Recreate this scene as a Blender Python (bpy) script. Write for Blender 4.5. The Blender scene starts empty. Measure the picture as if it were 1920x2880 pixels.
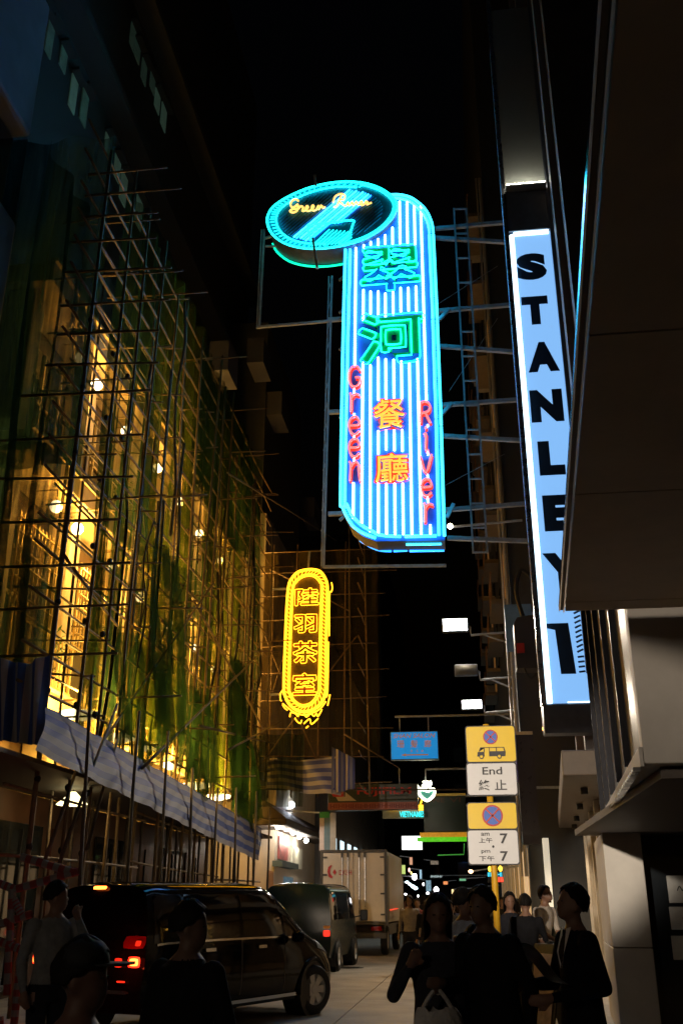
import bpy, math, random
from mathutils import Vector, Matrix
from mathutils.geometry import interpolate_bezier
random.seed(11)
R = math.radians
sc = bpy.context.scene
col = sc.collection
# ---------------------------------------------------------------- camera, sky, exposure
PITCH, YAW, FPX, EYE = R(22.17), R(7.23), 2700.0, 1.5
cam_d = bpy.data.cameras.new('camera')
cam_d.sensor_fit = 'VERTICAL'; cam_d.sensor_height = 36; cam_d.lens = FPX / 2880 * 36
cam_d.clip_start = 0.05; cam_d.clip_end = 2000
cam = bpy.data.objects.new('camera', cam_d); col.objects.link(cam)
cam.location = (0, 0, EYE); cam.rotation_euler = (math.pi / 2 + PITCH, 0, YAW)
sc.camera = cam
world = bpy.data.worlds.new('World'); sc.world = world; world.use_nodes = True
wn = world.node_tree.nodes; wl = world.node_tree.links
sky = wn.new('ShaderNodeTexSky'); sky.sky_type = 'NISHITA'; sky.sun_disc = False
sky.sun_elevation = R(-5.0); sky.sun_rotation = R(200)
wl.new(sky.outputs[0], wn['Background'].inputs[0])
wn['Background'].inputs[1].default_value = 0.15
sc.view_settings.view_transform = 'Standard'; sc.view_settings.look = 'None'
sc.view_settings.exposure = 0.0; sc.view_settings.gamma = 1.0; sc.view_settings.use_curve_mapping = False
sc.cycles.use_denoising = True
sc.cycles.sample_clamp_indirect = 3.0; sc.cycles.sample_clamp_direct = 0
sc.cycles.max_bounces = 4; sc.cycles.diffuse_bounces = 2; sc.cycles.glossy_bounces = 2; sc.cycles.transparent_max_bounces = 8
sc.cycles.use_adaptive_sampling = True; sc.cycles.adaptive_threshold = 0.04
sc.cycles.caustics_reflective = False; sc.cycles.caustics_refractive = False

# ---------------------------------------------------------------- measuring helpers
cp, sp = math.cos(PITCH), math.sin(PITCH); cyw, syw = math.cos(YAW), math.sin(YAW)
def ray(px, py):
    dx = px - 960; dy = py - 1440
    fw = FPX * cp + dy * sp; up = FPX * sp - dy * cp
    return Vector((dx * cyw - fw * syw, dx * syw + fw * cyw, up))
WS = 0.075                                   # the right hand frontage leans this much off the street line
def wall_x(y, off=0): return 1.65 + WS * (y - 13.5) + off
def at(px, py, X=None, Y=None, Z=None, W=None):
    r = ray(px, py)
    if X is not None: t = X / r.x
    elif Y is not None: t = Y / r.y
    elif Z is not None: t = (Z - EYE) / r.z
    else: t = (1.65 - WS * 13.5 + W) / (r.x - WS * r.y)
    return Vector((r.x * t, r.y * t, EYE + r.z * t))

# ---------------------------------------------------------------- materials
MATS = {}
def M(name, c=(.5, .5, .5), rough=.6, metal=0, emit=0, ecol=None, var=.18, scale=6, bump=0, spec=.5, coat=0, quiet=False):
    if name in MATS: return MATS[name]
    m = bpy.data.materials.new(name); m.use_nodes = True; MATS[name] = m
    n = m.node_tree.nodes; l = m.node_tree.links; b = n['Principled BSDF']
    tc = n.new('ShaderNodeTexCoord'); nz = n.new('ShaderNodeTexNoise')
    nz.inputs['Scale'].default_value = scale; nz.inputs['Detail'].default_value = 6; nz.inputs['Roughness'].default_value = .65
    l.new(tc.outputs['Object'], nz.inputs['Vector'])
    mp = n.new('ShaderNodeMapRange'); mp.inputs[1].default_value = .3; mp.inputs[2].default_value = .7
    mp.inputs[3].default_value = 1 - var; mp.inputs[4].default_value = 1 + var * .6
    l.new(nz.outputs[0], mp.inputs[0])
    mx = n.new('ShaderNodeVectorMath'); mx.operation = 'SCALE'; mx.inputs[0].default_value = c
    l.new(mp.outputs[0], mx.inputs['Scale']); l.new(mx.outputs[0], b.inputs['Base Color'])
    b.inputs['Roughness'].default_value = rough; b.inputs['Metallic'].default_value = metal
    b.inputs['Specular IOR Level'].default_value = spec
    if quiet: m.cycles.emission_sampling = 'NONE'
    if coat: b.inputs['Coat Weight'].default_value = coat; b.inputs['Coat Roughness'].default_value = .04
    if emit:
        b.inputs['Emission Color'].default_value = (*(ecol or c), 1); b.inputs['Emission Strength'].default_value = emit
    elif rough > .25 and not coat:
        r2 = n.new('ShaderNodeMapRange'); r2.inputs[3].default_value = max(.05, rough - .12); r2.inputs[4].default_value = min(1, rough + .12)
        l.new(nz.outputs[0], r2.inputs[0]); l.new(r2.outputs[0], b.inputs['Roughness'])
    if bump:
        bp = n.new('ShaderNodeBump'); bp.inputs['Strength'].default_value = bump; bp.inputs['Distance'].default_value = .02
        n2 = n.new('ShaderNodeTexNoise'); n2.inputs['Scale'].default_value = scale * 7; n2.inputs['Detail'].default_value = 4
        l.new(tc.outputs['Object'], n2.inputs['Vector']); l.new(n2.outputs[0], bp.inputs['Height']); l.new(bp.outputs[0], b.inputs['Normal'])
    return m
def stripes(name, ca, cb, freq, axis=1, rough=.6, translucent=.25):
    if name in MATS: return MATS[name]
    m = bpy.data.materials.new(name); m.use_nodes = True; MATS[name] = m
    n = m.node_tree.nodes; l = m.node_tree.links; b = n['Principled BSDF']
    uv = n.new('ShaderNodeUVMap'); s = n.new('ShaderNodeSeparateXYZ'); l.new(uv.outputs[0], s.inputs[0])
    a = n.new('ShaderNodeMath'); a.operation = 'MULTIPLY'; a.inputs[1].default_value = freq; l.new(s.outputs[axis], a.inputs[0])
    nz = n.new('ShaderNodeTexNoise'); nz.inputs['Scale'].default_value = 3; l.new(uv.outputs[0], nz.inputs['Vector'])
    ad = n.new('ShaderNodeMath'); ad.operation = 'MULTIPLY_ADD'; ad.inputs[1].default_value = .03; l.new(nz.outputs[0], ad.inputs[0]); l.new(a.outputs[0], ad.inputs[2])
    f = n.new('ShaderNodeMath'); f.operation = 'FRACT'; l.new(ad.outputs[0], f.inputs[0])
    g = n.new('ShaderNodeMath'); g.operation = 'GREATER_THAN'; g.inputs[1].default_value = .5; l.new(f.outputs[0], g.inputs[0])
    mx = n.new('ShaderNodeMix'); mx.data_type = 'RGBA'; mx.inputs[6].default_value = (*ca, 1); mx.inputs[7].default_value = (*cb, 1)
    l.new(g.outputs[0], mx.inputs[0]); l.new(mx.outputs[2], b.inputs['Base Color']); b.inputs['Roughness'].default_value = rough
    return m
def netting(name, c, open_, scale=60):
    if name in MATS: return MATS[name]
    m = bpy.data.materials.new(name); m.use_nodes = True; MATS[name] = m
    n = m.node_tree.nodes; l = m.node_tree.links; out = n['Material Output']; n.remove(n['Principled BSDF'])
    d = n.new('ShaderNodeBsdfDiffuse'); d.inputs[0].default_value = (*c, 1)
    t = n.new('ShaderNodeBsdfTranslucent'); t.inputs[0].default_value = (*c, 1)
    a = n.new('ShaderNodeMixShader'); a.inputs[0].default_value = .6; l.new(d.outputs[0], a.inputs[1]); l.new(t.outputs[0], a.inputs[2])
    tr = n.new('ShaderNodeBsdfTransparent'); tr.inputs[0].default_value = (1, .97, .84, 1)
    uv = n.new('ShaderNodeUVMap'); mpg = n.new('ShaderNodeMapping'); mpg.inputs['Scale'].default_value = (14, 1.2, 1); l.new(uv.outputs[0], mpg.inputs[0])
    nz = n.new('ShaderNodeTexNoise'); nz.inputs['Scale'].default_value = 2.2; nz.inputs['Detail'].default_value = 5; l.new(mpg.outputs[0], nz.inputs['Vector'])
    r = n.new('ShaderNodeMapRange'); r.inputs[1].default_value = .3; r.inputs[2].default_value = .7
    r.inputs[3].default_value = max(0, open_ - .25); r.inputs[4].default_value = min(1, open_ + .25); l.new(nz.outputs[0], r.inputs[0])
    x = n.new('ShaderNodeMixShader'); l.new(r.outputs[0], x.inputs[0]); l.new(a.outputs[0], x.inputs[1]); l.new(tr.outputs[0], x.inputs[2])
    l.new(x.outputs[0], out.inputs[0])
    return m
def glass(name, c=(.02, .025, .03), alpha=.6, rough=.05):
    if name in MATS: return MATS[name]
    m = M(name, c, rough, var=.05); m.node_tree.nodes['Principled BSDF'].inputs['Alpha'].default_value = alpha
    return m

# ---------------------------------------------------------------- mesh helpers
class MB:
    def __init__(s): s.v = []; s.f = []; s.uv = {}
    def add(s, vs, fs):
        o = len(s.v); s.v += [Vector(p) for p in vs]; s.f += [tuple(i + o for i in q) for q in fs]; return s
    def box(s, a, b):
        x0, y0, z0 = a; x1, y1, z1 = b
        return s.add([(x0, y0, z0), (x1, y0, z0), (x1, y1, z0), (x0, y1, z0), (x0, y0, z1), (x1, y0, z1), (x1, y1, z1), (x0, y1, z1)],
                     [(3, 2, 1, 0), (4, 5, 6, 7), (0, 1, 5, 4), (1, 2, 6, 5), (2, 3, 7, 6), (3, 0, 4, 7)])
    def bar(s, p, q, w, h=None, up=(0, 0, 1)):
        p = Vector(p); q = Vector(q); d = (q - p).normalized(); u = Vector(up)
        if abs(d.dot(u)) > .95: u = Vector((0, 1, 0))
        a = d.cross(u).normalized() * w / 2; b = a.cross(d).normalized() * (h or w) / 2
        return s.add([p - a - b, p + a - b, p + a + b, p - a + b, q - a - b, q + a - b, q + a + b, q - a + b],
                     [(3, 2, 1, 0), (4, 5, 6, 7), (0, 1, 5, 4), (1, 2, 6, 5), (2, 3, 7, 6), (3, 0, 4, 7)])
    def tube(s, pts, r, n=6, closed=False):
        pts = [Vector(p) for p in pts]; N = len(pts); o = len(s.v); rr = r if isinstance(r, (list, tuple)) else [r] * N
        nrm = None
        for i, p in enumerate(pts):
            a = pts[i - 1] if (i > 0 or closed) else p; b = pts[(i + 1) % N] if (i < N - 1 or closed) else p
            d = (b - a)
            d = d.normalized() if d.length > 1e-9 else Vector((0, 0, 1))
            if nrm is None:
                nrm = d.cross(Vector((0, 0, 1)) if abs(d.z) < .9 else Vector((0, 1, 0))).normalized()
            else:
                nrm = (nrm - d * nrm.dot(d)); nrm = nrm.normalized() if nrm.length > 1e-6 else d.orthogonal().normalized()
            bi = d.cross(nrm)
            for k in range(n):
                t = 2 * math.pi * k / n; s.v.append(p + (nrm * math.cos(t) + bi * math.sin(t)) * rr[i])
        for i in range(N if closed else N - 1):
            j = (i + 1) % N
            for k in range(n):
                k2 = (k + 1) % n; s.f.append((o + i * n + k, o + i * n + k2, o + j * n + k2, o + j * n + k))
        if not closed:
            s.f.append(tuple(o + k for k in range(n - 1, -1, -1))); s.f.append(tuple(o + (N - 1) * n + k for k in range(n)))
        return s
    def prism(s, poly, y0, y1):                # poly in x,z ; extruded along y
        n = len(poly)
        return s.add([(x, y0, z) for x, z in poly] + [(x, y1, z) for x, z in poly],
                     [tuple(range(n)), tuple(range(2 * n - 1, n - 1, -1))] + [(i, n + i, n + (i + 1) % n, (i + 1) % n) for i in range(n)])
    def slab(s, poly, z0, z1):                 # poly in x,y ; extruded along z
        n = len(poly)
        return s.add([(x, y, z0) for x, y in poly] + [(x, y, z1) for x, y in poly],
                     [tuple(range(n - 1, -1, -1)), tuple(range(n, 2 * n))] + [(i, (i + 1) % n, n + (i + 1) % n, n + i) for i in range(n)])
    def sphere(s, c, r, nu=14, nv=9):
        c = Vector(c); rx, ry, rz = r if isinstance(r, (list, tuple)) else (r, r, r)
        vs = [c + Vector((0, 0, rz))]
        for j in range(1, nv):
            t = math.pi * j / nv
            for i in range(nu):
                p = 2 * math.pi * i / nu; vs.append(c + Vector((rx * math.sin(t) * math.cos(p), ry * math.sin(t) * math.sin(p), rz * math.cos(t))))
        vs.append(c - Vector((0, 0, rz))); L = len(vs) - 1; fs = []
        for i in range(nu):
            k = (i + 1) % nu; fs.append((0, 1 + i, 1 + k)); fs.append((L, L - nu + k, L - nu + i))
            for j in range(nv - 2):
                a = 1 + j * nu; fs.append((a + i, a + nu + i, a + nu + k, a + k))
        return s.add(vs, fs)
    def lathe(s, prof, c=(0, 0, 0), axis='z', n=20, caps=True):   # prof: (radius, height)
        vs = []
        for r, h in prof:
            for i in range(n):
                t = 2 * math.pi * i / n; a, b = r * math.cos(t), r * math.sin(t)
                vs.append(Vector(c) + (Vector((a, b, h)) if axis == 'z' else Vector((h, a, b)) if axis == 'x' else Vector((a, h, b))))
        fs = [(j * n + i, j * n + (i + 1) % n, (j + 1) * n + (i + 1) % n, (j + 1) * n + i) for j in range(len(prof) - 1) for i in range(n)]
        if caps: fs += [tuple(range(n - 1, -1, -1)), tuple((len(prof) - 1) * n + i for i in range(n))]
        return s.add(vs, fs)
    def grid(s, fn, nu, nv):
        o = len(s.v)
        for j in range(nv + 1):
            for i in range(nu + 1):
                s.v.append(Vector(fn(i / nu, j / nv))); s.uv[len(s.v) - 1] = (i / nu, j / nv)
        for j in range(nv):
            for i in range(nu):
                a = o + j * (nu + 1) + i; s.f.append((a, a + 1, a + nu + 2, a + nu + 1))
        return s
    def mesh(s, name, mat, smooth=False):
        me = bpy.data.meshes.new(name); me.from_pydata([tuple(p) for p in s.v], [], s.f)
        if s.uv:
            u = me.uv_layers.new(name='UVMap')
            for lp in me.loops: u.data[lp.index].uv = s.uv.get(lp.vertex_index, (0, 0))
        if mat: me.materials.append(mat)
        if smooth: me.polygons.foreach_set('use_smooth', [True] * len(me.polygons))
        me.update(); return me
    def build(s, name, mat, parent=None, smooth=False, bevel=0, loc=None):
        return link(name, s.mesh(name, mat, smooth), parent, bevel, loc)
def link(name, me, parent=None, bevel=0, loc=None):
    o = bpy.data.objects.new(name, me); col.objects.link(o)
    if parent: o.parent = parent
    if loc is not None: o.location = loc
    if bevel:
        b = o.modifiers.new('bevel', 'BEVEL'); b.width = bevel; b.segments = 2; b.limit_method = 'ANGLE'
    return o
def tag(o, label, cat=None, group=None, kind=None):
    if label: o['label'] = label
    if cat: o['category'] = cat
    if group: o['group'] = group
    if kind: o['kind'] = kind
    return o
def thing(name, label, cat, loc=(0, 0, 0), rz=0, group=None):
    o = bpy.data.objects.new(name, None); o.empty_display_size = .2; col.objects.link(o)
    o.location = loc; o.rotation_euler = (0, 0, rz)
    return tag(o, label, cat, group)
def dup(o, parent=None):
    c = o.copy(); col.objects.link(c); c.parent = parent
    for ch in list(o.children): dup(ch, c)
    return c
def lamp(name, kind, loc, energy, color, parent=None, size=.1, rot=None, **kw):
    d = bpy.data.lights.new(name, kind); d.energy = energy; d.color = color
    if kind == 'AREA': d.size = size
    else: d.shadow_soft_size = size
    for k, v in kw.items(): setattr(d, k, v)
    o = bpy.data.objects.new(name, d); col.objects.link(o); o.location = loc
    if rot: o.rotation_euler = rot
    if parent: o.parent = parent
    return o
def catmull(pts, k=4, closed=False):
    P = [Vector(p) for p in pts]; N = len(P); out = []
    for i in range(N if closed else N - 1):
        a = P[(i - 1) % N] if (closed or i > 0) else P[i]; b = P[i]; c = P[(i + 1) % N]
        d = P[(i + 2) % N] if (closed or i < N - 2) else c
        for j in range(k):
            t = j / k
            out.append(.5 * ((2 * b) + (c - a) * t + (2 * a - 5 * b + 4 * c - d) * t * t + (3 * b - a - 3 * c + d) * t ** 3))
    if not closed: out.append(P[-1])
    return out
def _font(body, offset=0, extrude=0, res=4):
    cu = bpy.data.curves.new('lettering', 'FONT'); cu.body = body; cu.size = 1; cu.offset = offset; cu.extrude = extrude; cu.resolution_u = res
    o = bpy.data.objects.new('lettering', cu); col.objects.link(o)
    bpy.context.view_layer.update()
    return o, cu
def text(body, x0, z0, x1, z1, depth=.006, offset=0, y=0, shear=0):
    """mesh of the lettering fitted to the box x0..x1, z0..z1 in the local x,z plane, front facing -y"""
    o, cu = _font(body, offset, .5); cu.shear = shear; bpy.context.view_layer.update()
    me = bpy.data.meshes.new_from_object(o.evaluated_get(bpy.context.evaluated_depsgraph_get()))
    bpy.data.objects.remove(o)
    xs = [v.co.x for v in me.vertices]; ys = [v.co.y for v in me.vertices]
    ax, bx, ay, by = min(xs), max(xs), min(ys), max(ys)
    for v in me.vertices:
        c = v.co.copy()
        v.co = (x0 + (c.x - ax) / (bx - ax) * (x1 - x0), y - (c.z) * depth, z0 + (c.y - ay) / (by - ay) * (z1 - z0))
    return me
def outlines(body, x0, z0, x1, z1, offset=0, k=3):
    """outline polylines of the lettering fitted to a box"""
    o, cu = _font(body, offset)
    c2 = o.to_curve(bpy.context.evaluated_depsgraph_get())
    pl = []
    for sp_ in c2.splines:
        bz = sp_.bezier_points; n = len(bz); pts = []
        for i in range(n):
            a, b = bz[i], bz[(i + 1) % n]
            seg = interpolate_bezier(a.co, a.handle_right, b.handle_left, b.co, k + 1)
            pts += [tuple(p[:2]) for p in seg[:-1]]
        pl.append(pts)
    o.to_curve_clear(); bpy.data.objects.remove(o)
    X = [p[0] for q in pl for p in q]; Y = [p[1] for q in pl for p in q]
    ax, bx, ay, by = min(X), max(X), min(Y), max(Y)
    return [[(x0 + (x - ax) / (bx - ax) * (x1 - x0), z0 + (y - ay) / (by - ay) * (z1 - z0)) for x, y in q] for q in pl]
def put_text(name, body, box, mat, parent, y=-.01, depth=.006, offset=0, shear=0):
    me = text(body, *box, depth=depth, offset=offset, y=y, shear=shear); me.materials.clear(); me.materials.append(mat)
    return link(name, me, parent)
class Plane:
    """a thing standing upright at Y with its face towards -Y: turns measured points into local x,z"""
    def __init__(s, root, Y): s.root = root; s.Y = Y
    def __call__(s, px, py):
        p = at(px, py, Y=s.Y); return (p.x - s.root.location.x, p.z - s.root.location.z)
    def p3(s, px, py, y=0):
        a = s(px, py); return Vector((a[0], y, a[1]))
# ================================================================ THE SETTING
m_conc = M('road_concrete', (.30, .26, .21), .75, var=.35, scale=1.3, bump=.25)
m_dark = M('dark_paint', (.02, .02, .022), .6)
m_gap = M('joint_filler', (.03, .028, .025), .9)
road = tag(MB().box((-60, -20, -.5), (60, 300, -.03)).build('road', m_gap), None, kind='structure')
xs = [-5.25, -1.93, .30]
for j in range(13):
    y0 = 8 + j * 5
    for i in range(2):
        mb = MB(); g = .008
        a0, a1 = xs[i] + g, xs[i + 1] - g
        if i == 1:
            mb.slab([(a0, y0 + g), (wall_x(y0, -1.22), y0 + g), (wall_x(y0 + 5, -1.22), y0 + 5 - g), (a0, y0 + 5 - g)], -.2, 0)
        else: mb.slab([(a0, y0 + g), (a1, y0 + g), (a1, y0 + 5 - g), (a0, y0 + 5 - g)], -.2, 0)
        mb.build('road_slab', m_conc, road)
MB().slab([(-5.24, -10), (wall_x(-10, -1.22), -10), (wall_x(8, -1.22), 7.99), (-5.24, 7.99)], -.2, 0).build('road_slab', m_conc, road)
m_pave = M('pavement', (.36, .32, .27), .7, var=.3, scale=3, bump=.2)
pv = tag(MB().slab([(wall_x(-10, -1.05), -10), (wall_x(-10, 8), -10), (wall_x(80, 8), 80), (wall_x(80, -1.05), 80)], -.2, .12).build('pavement_right', m_pave), None, kind='structure')
MB().slab([(wall_x(-10, -1.2), -10), (wall_x(-10, -1.06), -10), (wall_x(80, -1.06), 80), (wall_x(80, -1.2), 80)], -.2, .135).build('kerb', M('kerb_stone', (.4, .38, .34), .7, bump=.2), pv, bevel=.015)
pl_ = tag(MB().box((-20, -10, -.2), (-5.45, 80, .12)).build('pavement_left', m_pave), None, kind='structure')
MB().box((-5.44, -10, -.2), (-5.27, 80, .135)).build('kerb', MATS['kerb_stone'], pl_, bevel=.015)

# ================================================================ RIGHT HAND FRONTAGE
m_white = M('white_panel', (.62, .59, .54), .55, var=.12, scale=2)
m_soff = M('soffit_panel', (.56, .42, .27), .55, var=.22, scale=1.2, bump=.1)
m_brown = M('brown_cladding', (.17, .115, .075), .45, var=.25, scale=2)
m_steel = M('brushed_steel', (.55, .55, .57), .28, metal=1, var=.1)
m_chrome = M('polished_trim', (.8, .8, .82), .16, metal=1, var=.05)
m_glass = M('dark_glass', (.02, .025, .03), .06, var=.05, spec=.8)
def wquad(y0, y1, o0, o1):                       # plan rectangle that follows the frontage line
    return [(wall_x(y0, o0), y0), (wall_x(y0, o1), y0), (wall_x(y1, o1), y1), (wall_x(y1, o0), y1)]
b1 = thing('corner_building', 'pale panelled building with low canopy and white pillar on the right edge', 'building', (0, 0, 0))
ys = [-4, at(1750, 944, Z=3.33).y, at(1750, 1693, Z=3.33).y, 6.45]
ys = [-4, .3, ys[1], 4.4, ys[2], 6.45]
ea, eb = at(1570, 1745, Z=3.33), at(1656, 430, Z=3.33)
def cx_(y, off=0): return ea.x + (eb.x - ea.x) * (y - ea.y) / (eb.y - ea.y) + off
def cquad(y0, y1, o0, o1): return [(cx_(y0, o0), y0), (cx_(y0, o1), y0), (cx_(y1, o1), y1), (cx_(y1, o0), y1)]
for i in range(len(ys) - 1):
    MB().slab(cquad(ys[i] + .006, ys[i + 1] - .006, .042, 7), 3.34, 3.40).build('soffit_panel', m_soff, b1)
MB().slab(cquad(-4, 6.4, .9, 7), 3.44, 3.9).build('canopy_core', m_brown, b1)
for off, z in ((.0, 3.36), (.028, 3.35)):
    MB().slab(cquad(-4, 6.47, off, off + .008), z - .012, z + .025).build('trim', M('mirror_trim', (.75, .75, .78), .07, metal=1, var=.05), b1)
MB().slab(cquad(-4, 6.46, .009, .027), 3.352, 3.385).build('fascia', m_brown, b1)
# first floor box beyond the canopy
MB().slab([(wall_x(6.75, .03), 6.75), (8, 6.75), (8, 6.95), (wall_x(6.95, .03), 6.95)], 2.36, 5.8).build('end_wall', m_white, b1, bevel=.01)
MB().slab(wquad(6.96, 12.3, .03, 6), 2.36, 2.5).build('floor_slab', m_white, b1)
MB().slab(wquad(6.74, 12.3, 0, .028), 2.34, 2.47).build('ledge', m_white, b1, bevel=.006)
MB().slab(wquad(6.74, 12.3, -.05, 0), 2.315, 2.337).build('drip_edge', m_steel, b1)
for k in range(5):
    y0 = 6.98 + k * 1.06
    MB().slab(wquad(y0 + .02, y0 + 1.02, .05, .07), 2.52, 5.6).build('pane', M('tinted_panel', (.07, .08, .11), .38, var=.1, scale=2, spec=.3), b1)
    MB().slab(wquad(y0 + 1.022, y0 + 1.058, .0, .09), 2.5, 5.7).build('mullion', M('dark_mullion', (.03, .03, .035), .7, spec=.1), b1)
MB().slab(wquad(6.98, 12.3, .3, .34), 2.6, 5.7).build('blind', m_white, b1)
# pillar below
ptop = 2.30
MB().slab([(wall_x(12.45), 12.45), (wall_x(12.45) + .45, 12.45), (wall_x(14.8) + .45, 14.8), (wall_x(14.8), 14.8)], .12, 1.02).build('pillar', m_white, b1, bevel=.012)
MB().slab([(wall_x(12.45), 12.45), (wall_x(12.45) + .45, 12.45), (wall_x(14.8) + .45, 14.8), (wall_x(14.8), 14.8)], 1.028, ptop).build('pillar', m_white, b1, bevel=.012)
MB().slab(wquad(12.32, 14.9, .27, .6), 2.31, 6.0).build('pillar_head', m_brown, b1)
# lobby behind: dark glass screen with plates
MB().box((1.95, 12.9, .12), (6, 13.0, 2.34)).build('lobby_screen', m_glass, b1)
MB().box((1.3, 6.9, 2.28), (6, 12.9, 2.35)).build('lobby_ceiling', M('lobby_ceiling', (.12, .1, .085), .6), b1)
for (px, py) in ((1900, 2453), (1868, 2476)):
    p = at(px, py, Z=2.27)
    dl = MB().lathe([(.05, -.012), (.055, 0), (.04, .01)], (0, 0, 0)).build('downlight', M('lamp_white', (1, .95, .85), .5, emit=14, var=0), b1, loc=p)
# tenant plates on the lobby screen
for i, (py0, py1) in enumerate(((2462, 2540), (2550, 2615), (2632, 2700))):
    a = at(1882 + i * 6, py1, Y=12.86); b = at(1965 + i * 6, py0, Y=12.86)
    t = thing('tenant_plate', ['white rounded plate with black script, topmost in the dark lobby', 'white rounded plate with red blot, middle of three in the lobby', 'white rounded plate with small dark mark, lowest in the lobby'][i], 'plate', (a.x, 12.88, a.z), group='plates in the lobby')
    w, h = b.x - a.x, b.z - a.z
    MB().box((0, 0, 0), (w, .02, h)).build('plate', M('plate_white', (.75, .75, .72), .4), t, bevel=.009)
    if i == 0: MB().tube(catmull([(w * (.28 + .08 * k), -.004, h * (.45 + (.16 if k % 2 else 0))) for k in range(9)], 4), .006, 5).build('mark', m_dark, t)
    else: MB().sphere((w * (.6 if i == 1 else .75), -.004, h * (.5 if i == 1 else .25)), (w * (.22 if i == 1 else .2), .004, h * (.16 if i == 1 else .05))).build('mark', M('plate_red', (.35, .02, .06), .5) if i == 1 else m_dark, t)

# tall building behind it
b2 = thing('tall_building', 'tall dark brown building rising behind the pillar and blue pylon', 'building', (0, 0, 0))
MB().slab(wquad(14.95, 25.8, .55, 6), .12, 34).build('wall', m_brown, b2)
for y, w, pr_, z0 in ((15.6, .55, .14, 6.2), (17.6, .22, .42, 3.7), (19.4, .5, .34, 3.7), (21.2, .3, .45, 3.7), (23.2, .4, .36, 3.7)):
    MB().slab(wquad(y, y + w, .55 - pr_, .548), z0, 33.5).build('pilaster', M('grey_cladding', (.22, .2, .2), .5, var=.15), b2)
for z in (7.5, 10.5, 13.5, 16.5, 19.5, 22.5):
    for y in (16.2, 18.0, 19.95, 21.6, 23.7):
        MB().slab(wquad(y, y + 1.1, .51, .546), z, z + 1.7).build('window', m_glass, b2)
# shop front at street level
MB().slab(wquad(14.95, 25.8, -.35, .54), 3.25, 3.62).build('canopy', M('canopy_brown', (.12, .09, .065), .5), b2, bevel=.02)
m_cream = M('cream_stone', (.6, .55, .46), .55, var=.15)
for i, y in enumerate((16.2, 18.6, 21.0, 23.4, 25.4)):
    MB().slab(wquad(y, y + .28, .22, .546), .125, 3.24).build('pier', m_cream, b2)
m_shop = M('shop_interior', (.5, .36, .22), .6, var=.4, scale=2)
for i, y in enumerate((15.1, 16.6, 19.0, 21.4, 23.8)):
    w = 1.05 if i == 0 else 1.95
    MB().slab(wquad(y, y + w, .42, .44), .45, 2.7).build('pane', m_glass if i < 1 else glass('shop_glass', (.1, .08, .06), .25), b2)
    MB().slab(wquad(y, y + w, .38, .46), 2.72, 3.2).build('fascia_board', m_brown, b2)
    MB().slab(wquad(y, y + w, .49, .545), .2, 2.7).build('display', m_shop, b2)
    MB().slab(wquad(y, y + .05, .36, .47), .125, 2.72).build('door_post', m_steel, b2)
for i, y in enumerate((16.6, 19.4, 22.2, 24.6)):  # downlights added under the canopy to light the pavement
    f = MB().lathe([(.055, -.10), (.06, -.10), (.06, 0), (.0, 0)], (0, 0, 0)).build('downlight', m_dark, b2, loc=(wall_x(y, .0), y, 3.245))
    MB().lathe([(.045, -.02), (.03, -.015)], (0, 0, 0)).build('bulb', M('lamp_warm', (1, .78, .5), .5, emit=18, var=0), f)
    lamp('pavement_fill', 'SPOT', (0, 0, -.13), 95, (1, .76, .5), f, .05, spot_size=R(125), spot_blend=.6)

# ---------------------------------------------------------------- STANLEY pylon
SY = 17.0
py_ = thing('pylon_sign', 'tall slim backlit pale blue sign with dark letters stacked down to 11', 'sign', (1.5, SY, 4.2))
PP = Plane(py_, SY)
c0 = PP(1550, 1978); c1 = PP(1672, 1975); t0 = PP(1434, 658); t1 = PP(1529, 650)
xl, xr, zb, zt = (c0[0] + t0[0]) / 2, (c1[0] + t1[0]) / 2 + .075, c0[1], t0[1]
m_pane = M('backlit_panel', (.08, .16, .30), .35, emit=.95, ecol=(.25, .54, 1), var=.06, scale=2)
m_edge = M('edge_tube', (.8, .9, 1), .4, emit=3.2, ecol=(.62, .86, 1), var=0)
m_case = M('pylon_case', (.16, .18, .22), .4, metal=.4)
MB().box((xl, 0, zb), (xr, .03, zt)).build('backlit_panel', m_pane, py_)
MB().tube([(xl - .005, -.012, zb), (xl - .005, -.012, zt - .06)], .05, 8).build('edge_light', m_edge, py_)
MB().tube([(xl + .04, -.012, zt - .03), (xr - .03, -.012, zt - .03)], .05, 8).build('edge_light', m_edge, py_)
MB().tube([(xl + .3, -.006, zb + .01), (xr, -.006, zb + .01)], .012, 8).build('edge_light', m_edge, py_)
MB().box((xl - .14, .035, zb - .02), (xr + .02, .3, 16)).build('case', m_case, py_)
MB().box((xl - .15, -.05, zb - .02), (xl - .06, .034, 21)).build('frame_bar', m_steel, py_)
MB().box((xr + .002, -.06, zb - .02), (xr + .04, .034, 21)).build('frame_bar', m_case, py_)
MB().box((xl - .13, -.06, zb - .52), (xr + .03, .3, zb - .03)).build('base_box', m_case, py_, bevel=.01)
MB().box((xl - .1, -.05, zt + .03), (xr, .03, zt + 1.05)).build('spacer_box', m_case, py_, bevel=.01)
MB().box((xl - .1, .0, zt + 1.2), (xr, .03, 17)).build('upper_panel', M('upper_panel', (.38, .40, .38), .6, var=.05), py_)
MB().box((xl - .055, -.22, zt + 1.07), (xr, .0, zt + 1.12)).build('upper_light_tray', m_case, py_)
MB().tube([(xl - .04, -.17, zt + 1.15), (xr - .02, -.17, zt + 1.15)], .022, 8).build('upper_tube', M('upper_tube', (1, .95, .8), .5, emit=38, ecol=(1, .93, .72), var=0), py_)
m_let = M('letter_blue', (.012, .05, .12), .5)
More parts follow.
